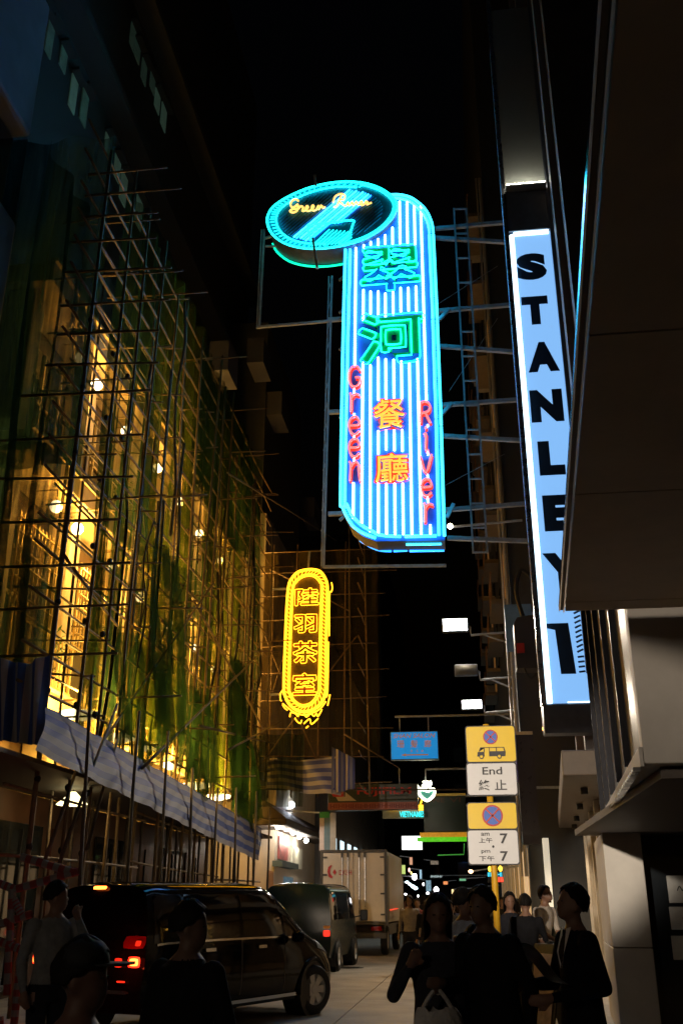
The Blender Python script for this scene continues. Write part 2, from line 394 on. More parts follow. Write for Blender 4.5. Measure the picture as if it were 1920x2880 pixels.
LET = [('S', 1457, 711, 1524, 790), ('T', 1472, 832, 1530, 915), ('A', 1488, 960, 1557, 1048), ('N', 1497, 1094, 1569, 1189), ('L', 1519, 1239, 1574, 1338), ('E', 1533, 1391, 1592, 1495), ('Y', 1536, 1553, 1622, 1665)]
for ch, x0, y0, x1, y1 in LET:
    a = PP(x0, y1); b = PP(x1, y0)
    cx = (a[0] + b[0]) / 2 + .02; w = (b[0] - a[0]) * 1.14
    put_text('letter', ch, (cx - w / 2, a[1], cx + w / 2, b[1]), m_let, py_, y=-.006, depth=.012, offset=.075)
a = PP(1580, 1896); b = PP(1606, 1752)
MB().prism([(a[0] - .02, a[1]), (b[0], a[1]), (b[0] - .06, b[1]), (a[0] - .22, b[1]), (a[0] - .22, b[1] - .08), (a[0] - .06, b[1] - .12)], -.012, -.002).build('letter', m_let, py_)
for k in range(14):                               # hatched second figure
    z = a[1] + .03 + k * .088
    MB().bar((b[0] + .05, -.008, z), (b[0] + .16, -.008, z + (.05 if k > 3 else .01)), .004, .035).build('hatch_bar', m_let, py_)
MB().box((b[0] + .17, -.012, a[1] + .22), (b[0] + .19, -.002, a[1] + 1.3)).build('letter', m_let, py_)
MB().prism([(b[0] + .17, a[1]), (b[0] + .22, a[1]), (b[0] + .22, a[1] + .22), (b[0] + .17, a[1] + .26)], -.012, -.002).build('letter', m_let, py_)

# ---------------------------------------------------------------- large blue neon sign
NY = 20.0
ns = thing('neon_sign', 'tall blue striped neon restaurant sign with green oval bowl at its top', 'sign', (-1.35, NY, 9.0))
N = Plane(ns, NY)
def nl(pts, y): return [N.p3(a, b, y) for a, b in pts]
m_board = M('neon_board', (.035, .17, .80), .5, var=.12, scale=3)
m_tubeW = M('tube_white_blue', (.8, .9, 1), .4, emit=15, ecol=(.24, .60, 1), var=0)
m_tubeC = M('tube_cyan', (.3, .8, .9), .4, emit=4.5, ecol=(.03, .62, 1), var=0)
m_tubeB = M('tube_blue', (.1, .5, .9), .4, emit=3.5, ecol=(.012, .25, 1), var=0)
m_tubeG = M('tube_aqua', (.2, .8, .8), .4, emit=5.5, ecol=(.006, .62, .6), var=0)
m_tubeG2 = M('tube_green', (.1, .8, .5), .4, emit=2.2, ecol=(.0, .6, .33), var=0, quiet=True)
m_tubeR = M('tube_red', (1, .3, .2), .4, emit=1.7, ecol=(1, .16, .16), var=0, quiet=True)
m_tubeY = M('tube_orange', (1, .7, .2), .4, emit=1.5, ecol=(1, .50, .06), var=0, quiet=True)
m_fr = M('frame_steel', (.42, .46, .52), .5, metal=.1, var=.3)
bp = [(966, 690), (960, 1000), (955, 1390), (960, 1428), (985, 1480), (1020, 1508), (1058, 1522), (1250, 1520), (1236, 1100), (1221, 670), (1217, 630), (1196, 589), (1160, 558), (1125, 548), (1090, 547), (1000, 600)]
bpl = [N(*p) for p in bp]
MB().prism(bpl, 0, .04).build('board', m_board, ns)
n_ = len(bpl); case = MB()
case.add([(x, .05, z) for x, z in bpl] + [(x, .62, z) for x, z in bpl], [(i, n_ + i, n_ + (i + 1) % n_, (i + 1) % n_) for i in range(n_)] + [tuple(range(2 * n_ - 1, n_ - 1, -1))])
case.build('case', M('sign_case', (.10, .12, .16), .5, metal=.3, var=.3), ns)
def tube(pts, mat, y=-.07, r=.026, name='tube', smooth_k=0, closed=False, n=6):
    q = [Vector((a, 0, b)) for a, b in (N(*p) for p in pts)]
    if smooth_k: q = catmull(q, smooth_k, closed)
    for v in q: v.y = y
    return MB().tube(q, r, n, closed).build(name, mat, ns, smooth=True)
# double outline
tube([(972, 706), (965, 980), (959, 1383), (963, 1426), (989, 1477), (1021, 1502), (1057, 1516)], m_tubeC, smooth_k=4, r=.034)
tube([(985, 706), (978, 980), (970, 1393), (975, 1420), (992, 1455), (1020, 1482), (1045, 1496), (1070, 1508), (1127, 1512)], m_tubeC, smooth_k=4, r=.034)
tube([(1138, 1512), (1227, 1510)], m_tubeC, r=.034)
tube([(1096, 553), (1125, 553), (1159, 563), (1194, 592), (1213, 629), (1218, 660)], m_tubeC, smooth_k=5, r=.034)
tube([(1100, 562), (1125, 563), (1155, 573), (1186, 600), (1203, 632), (1207, 660)], m_tubeC, smooth_k=5, r=.034)
tube([(1218, 664), (1229, 900)], m_tubeC, r=.034); tube([(1229, 904), (1240, 1200)], m_tubeC, r=.034); tube([(1240, 1204), (1249, 1511)], m_tubeC, r=.034)
tube([(1207, 664), (1217, 900)], m_tubeC, r=.034); tube([(1217, 904), (1226, 1180)], m_tubeC, r=.034); tube([(1226, 1184), (1234, 1509)], m_tubeC, r=.034)
# white stripes, broken where lettering sits
top_x = [1001, 1023, 1042.5, 1063.5, 1083, 1104, 1125, 1146, 1167, 1186]; bot_x = [993, 1017, 1041, 1064, 1087, 1111, 1134, 1158, 1184, 1210]
top_y = [700, 692, 683, 675, 664, 643, 570, 572, 578, 583]; bot_y = [1461, 1479, 1498, 1506, 1508, 1507, 1506, 1506, 1506, 1505]
cut = {0: [(1030, 1360)], 1: [(702, 818), (905, 1022)], 2: [(693, 822), (886, 1030)], 3: [(694, 822), (890, 1008), (1128, 1214), (1280, 1362)], 4: [(690, 828), (895, 1012), (1125, 1212), (1268, 1362)],
       5: [(690, 824), (888, 1014), (1122, 1212), (1270, 1362)], 6: [(690, 812), (880, 1018), (1124, 1212), (1272, 1362)], 7: [(690, 812), (878, 1022)], 8: [(692, 808), (880, 1012)], 9: [(1128, 1478)]}
for k in range(10):
    ys_ = [top_y[k]] + [v for c in cut[k] for v in c] + [bot_y[k]]
    for i in range(0, len(ys_), 2):
        if ys_[i + 1] - ys_[i] < 6: continue
        fx = lambda y: top_x[k] + (bot_x[k] - top_x[k]) * (y - 700) / 800
        tube([(fx(ys_[i]) , ys_[i]), (fx(ys_[i + 1]), ys_[i + 1])], m_tubeW, y=-.05, r=.024)
# stub tubes between the small letters
for y0, y1 in ((1097, 1110), (1167, 1176), (1230, 1238), (1292, 1302)): tube([(997, y0), (996, y1)], m_tubeW, r=.02)
for y0, y1 in ((1198, 1204), (1274, 1284), (1338, 1350), (1402, 1416)): tube([(1202, y0), (1203, y1)], m_tubeW, r=.02)
# big green characters
m_gp = M('green_plate', (.0, .80, .22), .45, emit=.0, var=.1)
def offs(q, d):
    n = len(q); ar = sum(q[i][0] * q[(i + 1) % n][1] - q[(i + 1) % n][0] * q[i][1] for i in range(n)); sg = 1 if ar > 0 else -1
    out = []
    for i in range(n):
        a = Vector(q[i - 1]); c = Vector(q[(i + 1) % n]); t = (c - a)
        t = t.normalized() if t.length > 1e-9 else Vector((1, 0))
        out.append((q[i][0] + t.y * d * sg, q[i][1] - t.x * d * sg))
    return out
for ch, x0, y0, x1, y1 in (('翠', 1022, 697, 1172, 822), ('河', 1016, 883, 1184, 1026)):
    a = N(x0, y1); b = N(x1, y0)
    me = text(ch, a[0] - .04, a[1] - .03, b[0] + .04, b[1] + .03, depth=.03, offset=.05, y=-.045); me.materials.clear(); me.materials.append(m_gp)
    cpart = link('character_plate', me, ns)
    for q in outlines(ch, a[0] - .03, a[1] - .03, b[0] + .03, b[1] + .03):
        q = offs(q, .042)
        MB().tube([(u, -.085, w) for u, w in q], .016, 6, True).build('outline_tube', m_tubeG, cpart, smooth=True)
# small red and orange characters
for ch, x0, y0, x1, y1 in (('餐', 1053, 1126, 1136, 1212), ('廳', 1057, 1278, 1146, 1362)):
    a = N(x0, y1); b = N(x1, y0)
    me = text(ch, a[0] - .05, a[1] - .05, b[0] + .05, b[1] + .05, depth=.03, offset=.05, y=-.06); me.materials.clear(); me.materials.append(M('red_plate', (.7, .05, .03), .5, emit=.75, ecol=(1, .06, .03), quiet=True))
    cpart = link('character_plate', me, ns)
    me = text(ch, a[0], a[1], b[0], b[1], depth=.03, y=-.10); me.materials.clear(); me.materials.append(m_tubeY)
    link('character_tube', me, cpart)
# single stroke letters
G_ = {'G': [[(.95, .22), (.75, .04), (.4, .02), (.12, .22), (.05, .55), (.15, .85), (.45, 1), (.8, .92), (.95, .7), (.95, .55), (.55, .55)]],
      'r': [[(.15, 0), (.22, .25), (.2, 1)], [(.22, .3), (.5, .06), (.9, .12)]],
      'e': [[(.15, .5), (.85, .45), (.8, .12), (.5, 0), (.15, .18), (.05, .55), (.25, .92), (.6, 1), (.9, .8)]],
      'n': [[(.08, .0), (.2, .2), (.12, 1)], [(.2, .3), (.5, .02), (.8, .12), (.85, .5), (.95, 1)]],
      'R': [[(.1, 1), (.12, .05)], [(.05, .05), (.6, .0), (.9, .2), (.75, .45), (.15, .55)], [(.5, .5), (.95, 1)]],
      'i': [[(.3, .35), (.55, .32), (.5, .95), (.9, 1)], [(.5, .1), (.55, .0)]],
      'v': [[(.02, .1), (.5, 1), (.98, .0)]]}
def strokes(ch, x0, y0, x1, y1):
    for st in G_[ch]:
        pts = [(x0 + u * (x1 - x0), y0 + w * (y1 - y0)) for u, w in st]
        tube(pts, m_tubeR, y=-.12, r=.026, name='letter_tube', smooth_k=3)
        o = tube([(p[0] + 2, p[1] + 3) for p in pts], MATS['red_plate'], y=-.05, r=.034, name='letter_back', smooth_k=3)
for ch, y0, y1 in (('G', 1036, 1094), ('r', 1112, 1164), ('e', 1178, 1228), ('e', 1240, 1290), ('n', 1304, 1358)): strokes(ch, 981, y0, 1015, y1)
for ch, y0, y1, x0 in (('R', 1136, 1196, 1179), ('i', 1206, 1272, 1186), ('v', 1284, 1336, 1181), ('e', 1352, 1400, 1183), ('r', 1420, 1474, 1188)): strokes(ch, x0, y0, x0 + (33 if ch != 'i' else 22), y1)
# oval with bowl
Zp = lambda u, w: (700 + u / 2.613, 480 + w / 2.613)
ov = [(145, 410), (165, 335), (225, 275), (330, 215), (470, 160), (650, 125), (830, 128), (970, 170), (1060, 235), (1088, 300), (1060, 380), (980, 465), (860, 535), (720, 582), (560, 608), (400, 605), (270, 570), (180, 500)]
oc = (612, 365)
ovs = catmull([Vector((*N(*Zp(*p)), 0)) for p in ov], 3, True); ovp = [(v.x, v.y) for v in ovs]
MB().prism(ovp, -.16, -.12).build('oval_plate', M('oval_plate', (.012, .17, .30), .35, var=.7, scale=1.2), ns)
n_ = len(ovp); mb = MB(); mb.add([(x, -.115, z) for x, z in ovp] + [(x, .45, z) for x, z in ovp], [(i, n_ + i, n_ + (i + 1) % n_, (i + 1) % n_) for i in range(n_)] + [tuple(range(2 * n_ - 1, n_ - 1, -1))])
mb.build('oval_rim', MATS['sign_case'], ns)
def ovt(pts, mat, y=-.21, r=.024, k=0, closed=False, name='oval_tube'):
    return tube([Zp(*p) for p in pts], mat, y=y, r=r, name=name, smooth_k=k, closed=closed)
ovt(ov, m_tubeG, k=3, closed=True, r=.03)
sh = lambda p, f: (oc[0] + (p[0] - oc[0]) * f, oc[1] + (p[1] - oc[1]) * f)
inner = [sh(p, .955) for p in ov]
ovt(inner[6:14], m_tubeG, k=3)
left = [sh(p, .86) for p in ov]
ovt(left[14:18] + left[0:7], m_tubeG, k=3)
for i in range(40):                              # hatch between the two left rings
    j = (14 + i * 10.4 / 40); a = ov[int(j) % 18]; b = ov[(int(j) + 1) % 18]; f = j - int(j)
    p = (a[0] + (b[0] - a[0]) * f, a[1] + (b[1] - a[1]) * f); q = sh(p, .875); p = sh(p, .97)
    ovt([(p[0] + 6, p[1]), (q[0] - 8 if i > 14 else q[0] + 4, q[1])], m_tubeG, r=.013, name='hatch_tube')
m_tubeD = M('tube_unlit', (.05, .32, .75), .3)
def inside(x, y, f): 
    u, w = x - oc[0], y - oc[1]; c_, s_ = math.cos(R(-9)), math.sin(R(-9)); a_, b_ = u * c_ + w * s_, -u * s_ + w * c_
    return (a_ / 478) ** 2 + (b_ / 232) ** 2 < f * f
for k in range(-9, 17):                          # slanting tubes: a lit band, dark ones either side
    seg = []
    for q in range(60):
        y = 600 - q * 8.5; x = 330 + k * 29 + (530 - y) * 1.18
        ok = inside(x, y, .80) and not (430 < x < 770 and y > 432 + (770 - x) * -.07 and x > 430 + (y - 430) * .2 and y < 600 and (x - 600) ** 2 / 170 ** 2 + (y - 420) ** 2 / 180 ** 2 < 1)
        if ok: seg.append((x, y))
    if len(seg) > 2: ovt([seg[0], seg[-1]], (m_tubeC if k % 2 == 0 else m_tubeB) if 0 <= k < 8 else m_tubeD, r=.022 if 0 <= k < 8 else .014, y=-.19)
for k in range(9):                               # bowl stripes
    x0 = 470 + k * 28; ovt([(x0, 590 - k * 2), (min(760, x0 + 130), 468 + k * 3 + max(0, x0 - 630) * .5)], m_tubeG, r=.014, y=-.2)
for k in range(5): ovt([(462, 530 - k * 18), (462 + 30 + k * 25, 500 - k * 18)], m_tubeG, r=.014, y=-.2)
ovt([(440, 440), (600, 425), (766, 405), (768, 440), (745, 500), (700, 552), (668, 578), (720, 580)], m_tubeG, k=3, y=-.22)
ovt([(440, 440), (448, 500), (472, 552), (455, 540)], m_tubeG, k=3, y=-.22)
scr = [[(376, 272), (356, 258), (330, 270), (318, 298), (330, 318), (352, 312), (370, 296), (372, 322), (362, 346), (335, 356), (314, 346), (335, 330), (372, 330), (392, 310), (410, 318), (404, 344), (424, 340), (446, 318), (436, 308), (428, 334), (446, 345), (470, 335), (488, 312), (478, 304), (470, 330), (486, 342), (508, 332), (520, 305), (522, 334), (542, 304), (554, 324), (570, 314)],
       [(692, 226), (674, 262), (652, 312), (632, 314)], [(628, 282), (642, 240), (680, 220), (712, 230), (705, 260), (672, 268), (700, 300), (722, 306), (736, 280), (740, 304), (754, 298), (766, 275), (774, 304), (796, 275), (802, 290), (816, 300), (838, 290), (834, 272), (822, 285), (832, 302), (852, 298), (866, 272), (876, 280), (874, 298), (892, 290), (908, 284)]]
for s_ in scr: ovt(s_, M('tube_gold', (1, .8, .4), .4, emit=1.7, ecol=(1, .55, .12), var=0, quiet=True), y=-.26, r=.026, k=3, name='script_tube')
# tubes on the undersides
def back(pts, mat, name, r=.03, dy=.62):
    q = [N.p3(*p) for p in pts]
    out = [Vector((v.x, dy, v.z - .05)) for v in q]
    return MB().tube(catmull(out, 3), r, 6).build(name, mat, ns, smooth=True)
ovu = [Zp(*p) for p in ov[13:18]] ; back([Zp(745, 575)] + ovu + [Zp(150, 440)], m_tubeG2, 'under_tube', .03, .47)
MB().tube(catmull([N.p3(p[0] + 4, p[1] - 2, .64) for p in ((1000, 1493), (1030, 1511), (1058, 1521), (1090, 1523))], 3), .04, 6).build('under_tube', m_tubeB, ns, smooth=True)
for a_, b_ in ((1100, 1140), (1146, 1246)): MB().tube([N.p3(a_, 1521, .64), N.p3(b_, 1519, .64)], .04, 6).build('under_tube', m_tubeB, ns, smooth=True)
MB().tube([N.p3(1140, 1524, .18), N.p3(1240, 1522, .18)], .025, 6).build('under_tube', m_tubeC, ns, smooth=True)
# steel frame: left rail, outrigger, arms to the wall, hanging ladder
def fbar(a, b, w=.07, ya=.3, yb=.3, name='frame_bar'):
    return MB().bar(N.p3(*a, ya), N.p3(*b, yb), w).build(name, m_fr, ns)
fbar((929, 757), (904, 1585), .05); fbar((920, 757), (898, 1580), .03)
for k in range(14):
    y0 = 770 + k * 57; x = 926 - (y0 - 757) * .0302; fbar((x + 2, y0), (x - 7, y0 + 26), .025, name='lacing')
fbar((905, 1582), (1253, 1578), .06); fbar((737, 625), (722, 905), .05); fbar((729, 625), (715, 905), .03); fbar((715, 902), (968, 880), .06)
fbar((737, 650), (775, 640), .05); fbar((740, 672), (780, 672), .04)
for y0 in (880, 1143, 1432): fbar((918, y0), (972, y0 - 2), .09)
for y0 in (757, 850, 955, 1148, 1438): fbar((950, y0 + 12), (968, y0 - 4), .06)
fbar((884, 690), (897, 775), .06, -.3, -.3); fbar((889, 515), (893, 545), .06, -.3, -.3)
def arm(a, xw, yw, w=.09):
    q = N.p3(xw, yw, .3); W_ = Vector((wall_x(NY + .3, .56) - ns.location.x, .3, q.z)); MB().bar(N.p3(*a, .3), (W_.x if xw > 1400 else q.x, .3, q.z), w).build('support_arm', m_fr, ns)
for a, b in (((1222, 622), (1420, 603)), ((1222, 648), (1420, 678)), ((1232, 855), (1450, 835)), ((1236, 955), (1455, 990)), ((1243, 1122), (1470, 1105)), ((1246, 1210), (1475, 1238)), ((1250, 1420), (1490, 1398)), ((1256, 1500), (1500, 1520))):
    arm(a, *b)
for a, b in (((1232, 895), (1262, 862)), ((1240, 1160), (1270, 1128)), ((1256, 1450), (1275, 1412))): fbar(a, b, .08, .1, .1)
lx = lambda y: 1275 + (y - 568) * .0563; rx = lambda y: 1310 + (y - 568) * .0614
fbar((lx(568), 568), (lx(1545), 1545), .045, .25, .25, 'ladder_rail'); fbar((rx(568), 568), (rx(1545), 1545), .045, .25, .25, 'ladder_rail')
for k in range(15):
    y = 570 + k * 69.5; fbar((lx(y), y), (rx(y), y - 1), .035, .25, .25, 'ladder_rung')
for a, b in (((1180, 840), (1400, 700)), ((1260, 1060), (1400, 850)), ((1250, 1330), (1420, 1240))): MB().tube([N.p3(*a, .7), N.p3(*b, .7)], .008, 5).build('stay_wire', m_fr, ns)
# ================================================================ LEFT HAND SIDE
def fix(me_obj): return me_obj
# near left block: bluish concrete with ribbon windows
m_blue = M('blue_grey_concrete', (.15, .16, .19), .7, var=.2, scale=1.5, bump=.1)
la = thing('concrete_block', 'blue grey concrete building with dark ribbon windows at upper left corner', 'building', (-7.2, 6, 0))
for z0, z1 in ((4.3, 7.2), (8.9, 12.3), (14.2, 17.4), (19.3, 30)):
    MB().box((-6, -4, z0), (0, 6.6, z1)).build('wall_band', m_blue, la, bevel=.08)
MB().box((-6, -4, .12), (-.4, 6.5, 30)).build('core', M('dark_core', (.03, .03, .035), .6), la)
for z0, z1 in ((7.25, 8.85), (12.35, 14.15), (17.45, 19.25)):
    for k in range(6):
        y = -3.9 + k * 1.75
        MB().box((-.36, y, z0), (-.3, y + 1.68, z1)).build('pane', m_glass, la)
    MB().box((-.3, 4.2, z0 + .1), (-.24, 5.0, z1 - .1)).build('blind', M('pale_blind', (.3, .36, .42), .7), la)
# facade behind the bamboo
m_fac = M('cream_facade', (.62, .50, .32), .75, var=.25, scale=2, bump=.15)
m_trim = M('ochre_trim', (.72, .56, .30), .6, var=.2, scale=4)
m_rail = M('gilt_rail', (.55, .40, .14), .4, metal=.5)
m_lit = M('bulb_warm', (1, .9, .7), .5, emit=9, ecol=(1, .80, .50), var=0)
fb = thing('tea_house_facade', 'warmly lit cream balconied facade behind bamboo scaffolding and green net', 'building', (-7.4, 14, 0))
def fbx(x0, y0, z0, x1, y1, z1, name, m, bevel=0): return MB().box((x0, y0, z0), (x1, y1, z1)).build(name, m, fb, bevel=bevel)
fbx(-4, .6, .13, -1.0, 16, 12.9, 'wall', M('shaded_render', (.24, .16, .09), .8, var=.4, scale=1.5, bump=.2)); fbx(-4, .6, 12.91, -1.0, 16, 16.2, 'upper_wall', M('shaded_wall', (.10, .09, .08), .8, var=.3))  # recessed and upper wall coloured darker for shade away from the lamps
for z in (4.6, 8.95, 12.55):
    fbx(-.98, .5, z, 0, 16, z + .42, 'floor_band', m_trim, .03)
    fbx(-.1, .5, z + .425, .06, 16, z + .5, 'cornice', m_trim)
for k in range(6):
    y = .7 + k * 2.95
    for z0, z1 in ((.14, 4.58), (5.12, 8.93), (9.48, 12.53)):
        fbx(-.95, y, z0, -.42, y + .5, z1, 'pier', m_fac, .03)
    for z0, top in ((5.4, 8.3), (9.7, 12.1)):
        w = fbx(-.99, y + .85, z0, -.93, y + 2.6, top, 'window', m_glass)
        for u in (.85, 1.72, 2.55): MB().box((-.93, y + u, z0), (-.88, y + u + .06, top)).build('window_bar', m_trim, w)
        MB().box((-.93, y + .85, (z0 + top) / 2), (-.88, y + 2.6, (z0 + top) / 2 + .06)).build('window_bar', m_trim, w)
# balustrades of upright bars, one object per bay
for k in range(5):
    y = 1.3 + k * 2.95
    for z0, h in ((5.1, 1.0), (9.46, .95)):
        mb = MB()
        for i in range(16): mb.tube([(-.12, y + .15 * i, z0), (-.12, y + .15 * i, z0 + h)], .016, 5)
        mb.bar((-.12, y - .05, z0 + h), (-.12, y + 2.35, z0 + h), .05).bar((-.12, y - .05, z0 + .1), (-.12, y + 2.35, z0 + .1), .04)
        mb.build('balustrade', m_rail, fb)
    # lattice grille in the lower bays
    mb = MB()
    for i in range(12): mb.bar((-.5, y + .2 + .16 * i, 6.3), (-.5, y + .2 + .16 * i, 8.2), .03)
    for i in range(7): mb.bar((-.47, y + .2, 6.4 + .28 * i), (-.47, y + 2.0, 6.4 + .28 * i), .025)
    mb.build('lattice', m_rail, fb)
# planters along the balcony
m_leaf = M('leaf', (.05, .11, .03), .6, var=.5, scale=12)
def plant(parent, c, r, h, n=90):
    mb = MB()
    for _ in range(n):
        a = random.uniform(0, 6.28); q = Vector(c) + Vector((math.cos(a) * r * random.random(), math.sin(a) * r * random.random(), h * random.random() ** .7))
        d = Vector((random.uniform(-1, 1), random.uniform(-1, 1), random.uniform(-.5, .7))).normalized() * random.uniform(.1, .2); s_ = d.orthogonal().normalized() * .025
        mb.add([q, q + d * .5 + s_, q + d, q + d * .5 - s_], [(0, 1, 2, 3)])
    return mb.build('foliage', m_leaf, parent)
for i, (y, z) in enumerate(((16.8, 5.1), (19.6, 9.5), (22.4, 5.1), (25.2, 5.1), (22.8, 9.5))):
    t = thing('balcony_plant', ['potted shrub on the lower balcony nearest the tall bamboo pole', 'potted shrub on the middle balcony above the lattice', 'potted shrub on the lower balcony mid facade', 'potted shrub on the lower balcony nearest the yellow sign', 'potted shrub on the middle balcony farther along'][i], 'plant', (-7.6, y, z), group='balcony plants')
    MB().lathe([(.13, 0), (.19, .28), (.17, .28)]).build('pot', M('terracotta', (.3, .13, .07), .8), t); plant(t, (0, 0, .25), .34, .9)
# globe lamps
gl = [(229, 1007), (273, 1082), (355, 1213), (443, 1317), (508, 1411), (561, 1501), (159, 1425), (218, 1487), (318, 1590), (396, 1680), (478, 1757), (548, 1823), (604, 1883), (620, 1576)]
ordn = ['first', 'second', 'third', 'fourth', 'fifth', 'sixth']
for i, (px, py) in enumerate(gl):
    p = at(px, py, X=-7.55); up = i < 6
    lb = ('small round glowing lamp on the upper balcony row, %s from the left' % ordn[i]) if up else ('small round glowing lamp on the middle balcony row, %s from the left' % (ordn + ['seventh'])[i - 6]) if i < 13 else 'small round glowing lamp at the far right end of the facade'
    t = thing('globe_lamp', lb, 'lamp', p, group='round lamps on the facade')
    MB().sphere((0, 0, 0), .125 if i < 11 else .11).build('globe', m_lit, t, smooth=True)
    MB().tube([(0, 0, .11), (0, 0, .35), (-.45, 0, .35)], .018, 6).build('bracket', m_rail, t)
    lamp('globe_glow', 'POINT', (.16, 0, -.06), 75 if up else 220, (1, .50, .09), t, .1)
big = [(228, 2008, .34), (339, 2072, .3), (417, 2098, .26), (480, 2150, .2), (555, 2207, .34), (614, 2239, .32)]
for i, (px, py, r) in enumerate(big):
    p = at(px, py, X=-6.75)
    t = thing('uplight', 'broad bowl light glowing above the striped sheeting, %s from the left' % ordn[i], 'lamp', p, group='bowl lights above the sheeting')
    MB().lathe([(.05, -.12), (r, -.05), (r * 1.05, .02), (r * .95, .03)], n=18).build('bowl', M('bowl_glow', (1, .9, .6), .5, emit=5, ecol=(1, .84, .45), var=0), t, smooth=True)
    MB().tube([(0, 0, -.1), (0, 0, -.5)], .02, 6).build('stem', m_rail, t)
    lamp('uplight_glow', 'POINT', (.0, 0, .3), 430, (1, .54, .08), t, .15)
# upper storeys with greenish lit windows, dark
ub = thing('dark_tower', 'dark tower block above the scaffold with two rows of dim green windows', 'building', (-8.6, 10, 16.3))
m_dk = M('dark_wall', (.05, .05, .05), .8)
MB().box((-8, -4, 0), (-.2, 26, 22)).build('wall', m_dk, ub)
m_gw = M('green_window', (.3, .4, .3), .4, emit=.026, ecol=(.45, .85, .62), var=.5, scale=1.4)
m_gw2 = M('green_window_dim', (.2, .3, .22), .4, emit=.011, ecol=(.45, .85, .62), var=.6, scale=2)
def lit_row(pts, X, wpx, hpx):
    for (px, py) in pts:
        p = at(px, py, X=X); q = at(px + wpx[0], py + wpx[1], X=X)
        y0, y1 = sorted((p.y, q.y)); z = p.z
        w = MB().box((X + 8.6 - .03, y0 - 10, z - 16.3 - hpx * random.uniform(.6, 1.1)), (X + 8.6, y1 - 10, z - 16.3)).build('window', random.choice((m_gw, m_gw2)), ub)
        MB().box((X + 8.6, y0 - 10.1, z - 16.3), (X + 8.8, y1 - 9.9, z - 16.22)).build('window_hood', m_dk, w)
MB().box((-.2, -4, 4.9), (.45, 26, 5.15)).build('ledge', m_dk, ub); MB().box((-.2, -4, 10.2), (.45, 26, 10.5)).build('ledge', m_dk, ub)
lit_row([(110, 5), (140, 55), (176, 125), (206, 205), (236, 245), (300, 370), (326, 430), (345, 475), (388, 545)], -8.75, (16, 30), .95)
lit_row([(372, 60), (384, 110), (403, 160), (426, 200), (440, 245), (458, 285)], -8.75, (13, 26), .9)

# ---------------------------------------------------------------- bamboo scaffold
m_bam = M('bamboo', (.19, .125, .055), .5, var=.4, scale=9)
m_bam2 = M('old_bamboo', (.09, .07, .05), .6, var=.4, scale=9)
m_tie = M('black_tie', (.015, .015, .015), .7)
bs = thing('bamboo_scaffold', 'bamboo pole scaffold with green netting along the left facade', 'scaffold', (-6, 13.3, .12))
BR = bs.location
def pole(p, q, r=.042, name='pole', m=None, parent=None):
    r *= .62
    p = Vector(p) - BR; q = Vector(q) - BR; d = q - p; n = max(2, int(d.length / 1.2)); pts = []; rr = []
    j = d.orthogonal().normalized() * random.uniform(-.03, .03)
    for i in range(n + 1):
        t = i / n; b = p + d * t + j * math.sin(t * math.pi)
        pts.append(b); rr.append(r * (1 - .18 * t) * random.uniform(.96, 1.04))
    return MB().tube(pts, rr, 7).build(name, m or m_bam, parent or bs, smooth=True)
# main standard next to the camera and its transoms sticking out
mp_ = [at(x, y, Y=13.3) for x, y in ((62, 2560), (110, 2150), (190, 1470), (262, 860), (310, 460))]
pole((mp_[0].x, 13.3, .12), mp_[-1] + Vector((0, 0, .3)), .06)
trans = [(485, 250, 470), (545, 240, 510), (605, 230, 445), (672, 203, 440), (758, 185, 483), (852, 172, 478), (932, 163, 448), (1025, 130, 447), (1110, 60, 425), (1232, -40, 405), (1340, -60, 375), (1463, -80, 340), (1588, -80, 368), (1715, -80, 362), (1845, -80, 330)]
for y, x0, x1 in trans:
    a = at(x0, y + random.uniform(2, 10), Y=13.25); b = at(x1, y + random.uniform(-16, 2), Y=13.25)
    pole(a, b, .04, 'transom')
# standards along the street, ledgers and braces
stand = [14.4, 15.2, 16.1, 16.9, 17.8, 18.8, 19.7, 20.7, 21.6, 22.5, 23.4, 24.3, 25.2, 26.1, 27.0, 27.9]
for i, y in enumerate(stand):
    zt = 15.6 - (y - 13) * .18 + random.uniform(-.6, .6)
    pole((-6 + random.uniform(-.08, .08), y, .12), (-6.0 + random.uniform(-.25, .25), y + random.uniform(-.3, .3), zt), .05, 'standard')
    pole((-6.75, y + .5, .12), (-6.75 + random.uniform(-.2, .2), y + .5 + random.uniform(-.2, .2), zt - 1), .045, 'standard', m_bam2)
    if i % 2 == 0: pole((-5.32 + random.uniform(-.05, .05), y - .6, .12), (-5.40 + random.uniform(-.1, .1), y - .6 + random.uniform(-.25, .25), 4.5 - (y - 14) * .05 + random.uniform(-.3, .3)), .05, 'standard', m_bam2)
for i, z in enumerate((1.1, 2.1, 3.0, 4.25, 4.9, 5.6, 6.3, 6.9, 7.5, 8.1, 8.7, 9.3, 10.0, 10.6, 11.2, 11.8, 12.4, 13.0, 13.7, 14.3)):
    a = 12.4; b = 28.6
    while a < b:
        c = min(b, a + random.uniform(5, 7.5)); pole((-6.05, a, z + random.uniform(-.1, .1)), (-6.05, c + .5, z + random.uniform(-.1, .1)), .038, 'ledger'); a = c
    if i > 3: pole((-6.8, 14.4, z + .1), (-6.8, 24 + random.uniform(-3, 4), z + .1), .036, 'ledger', m_bam2)
    if i > 2:
        for y in stand[i % 2::3]: pole((-7.3, y, z + .06), (-5.75 + random.choice((-.1, 0, .1, .7)), y + random.uniform(-.1, .1), z + random.uniform(-.1, .15)), .034, 'transom')
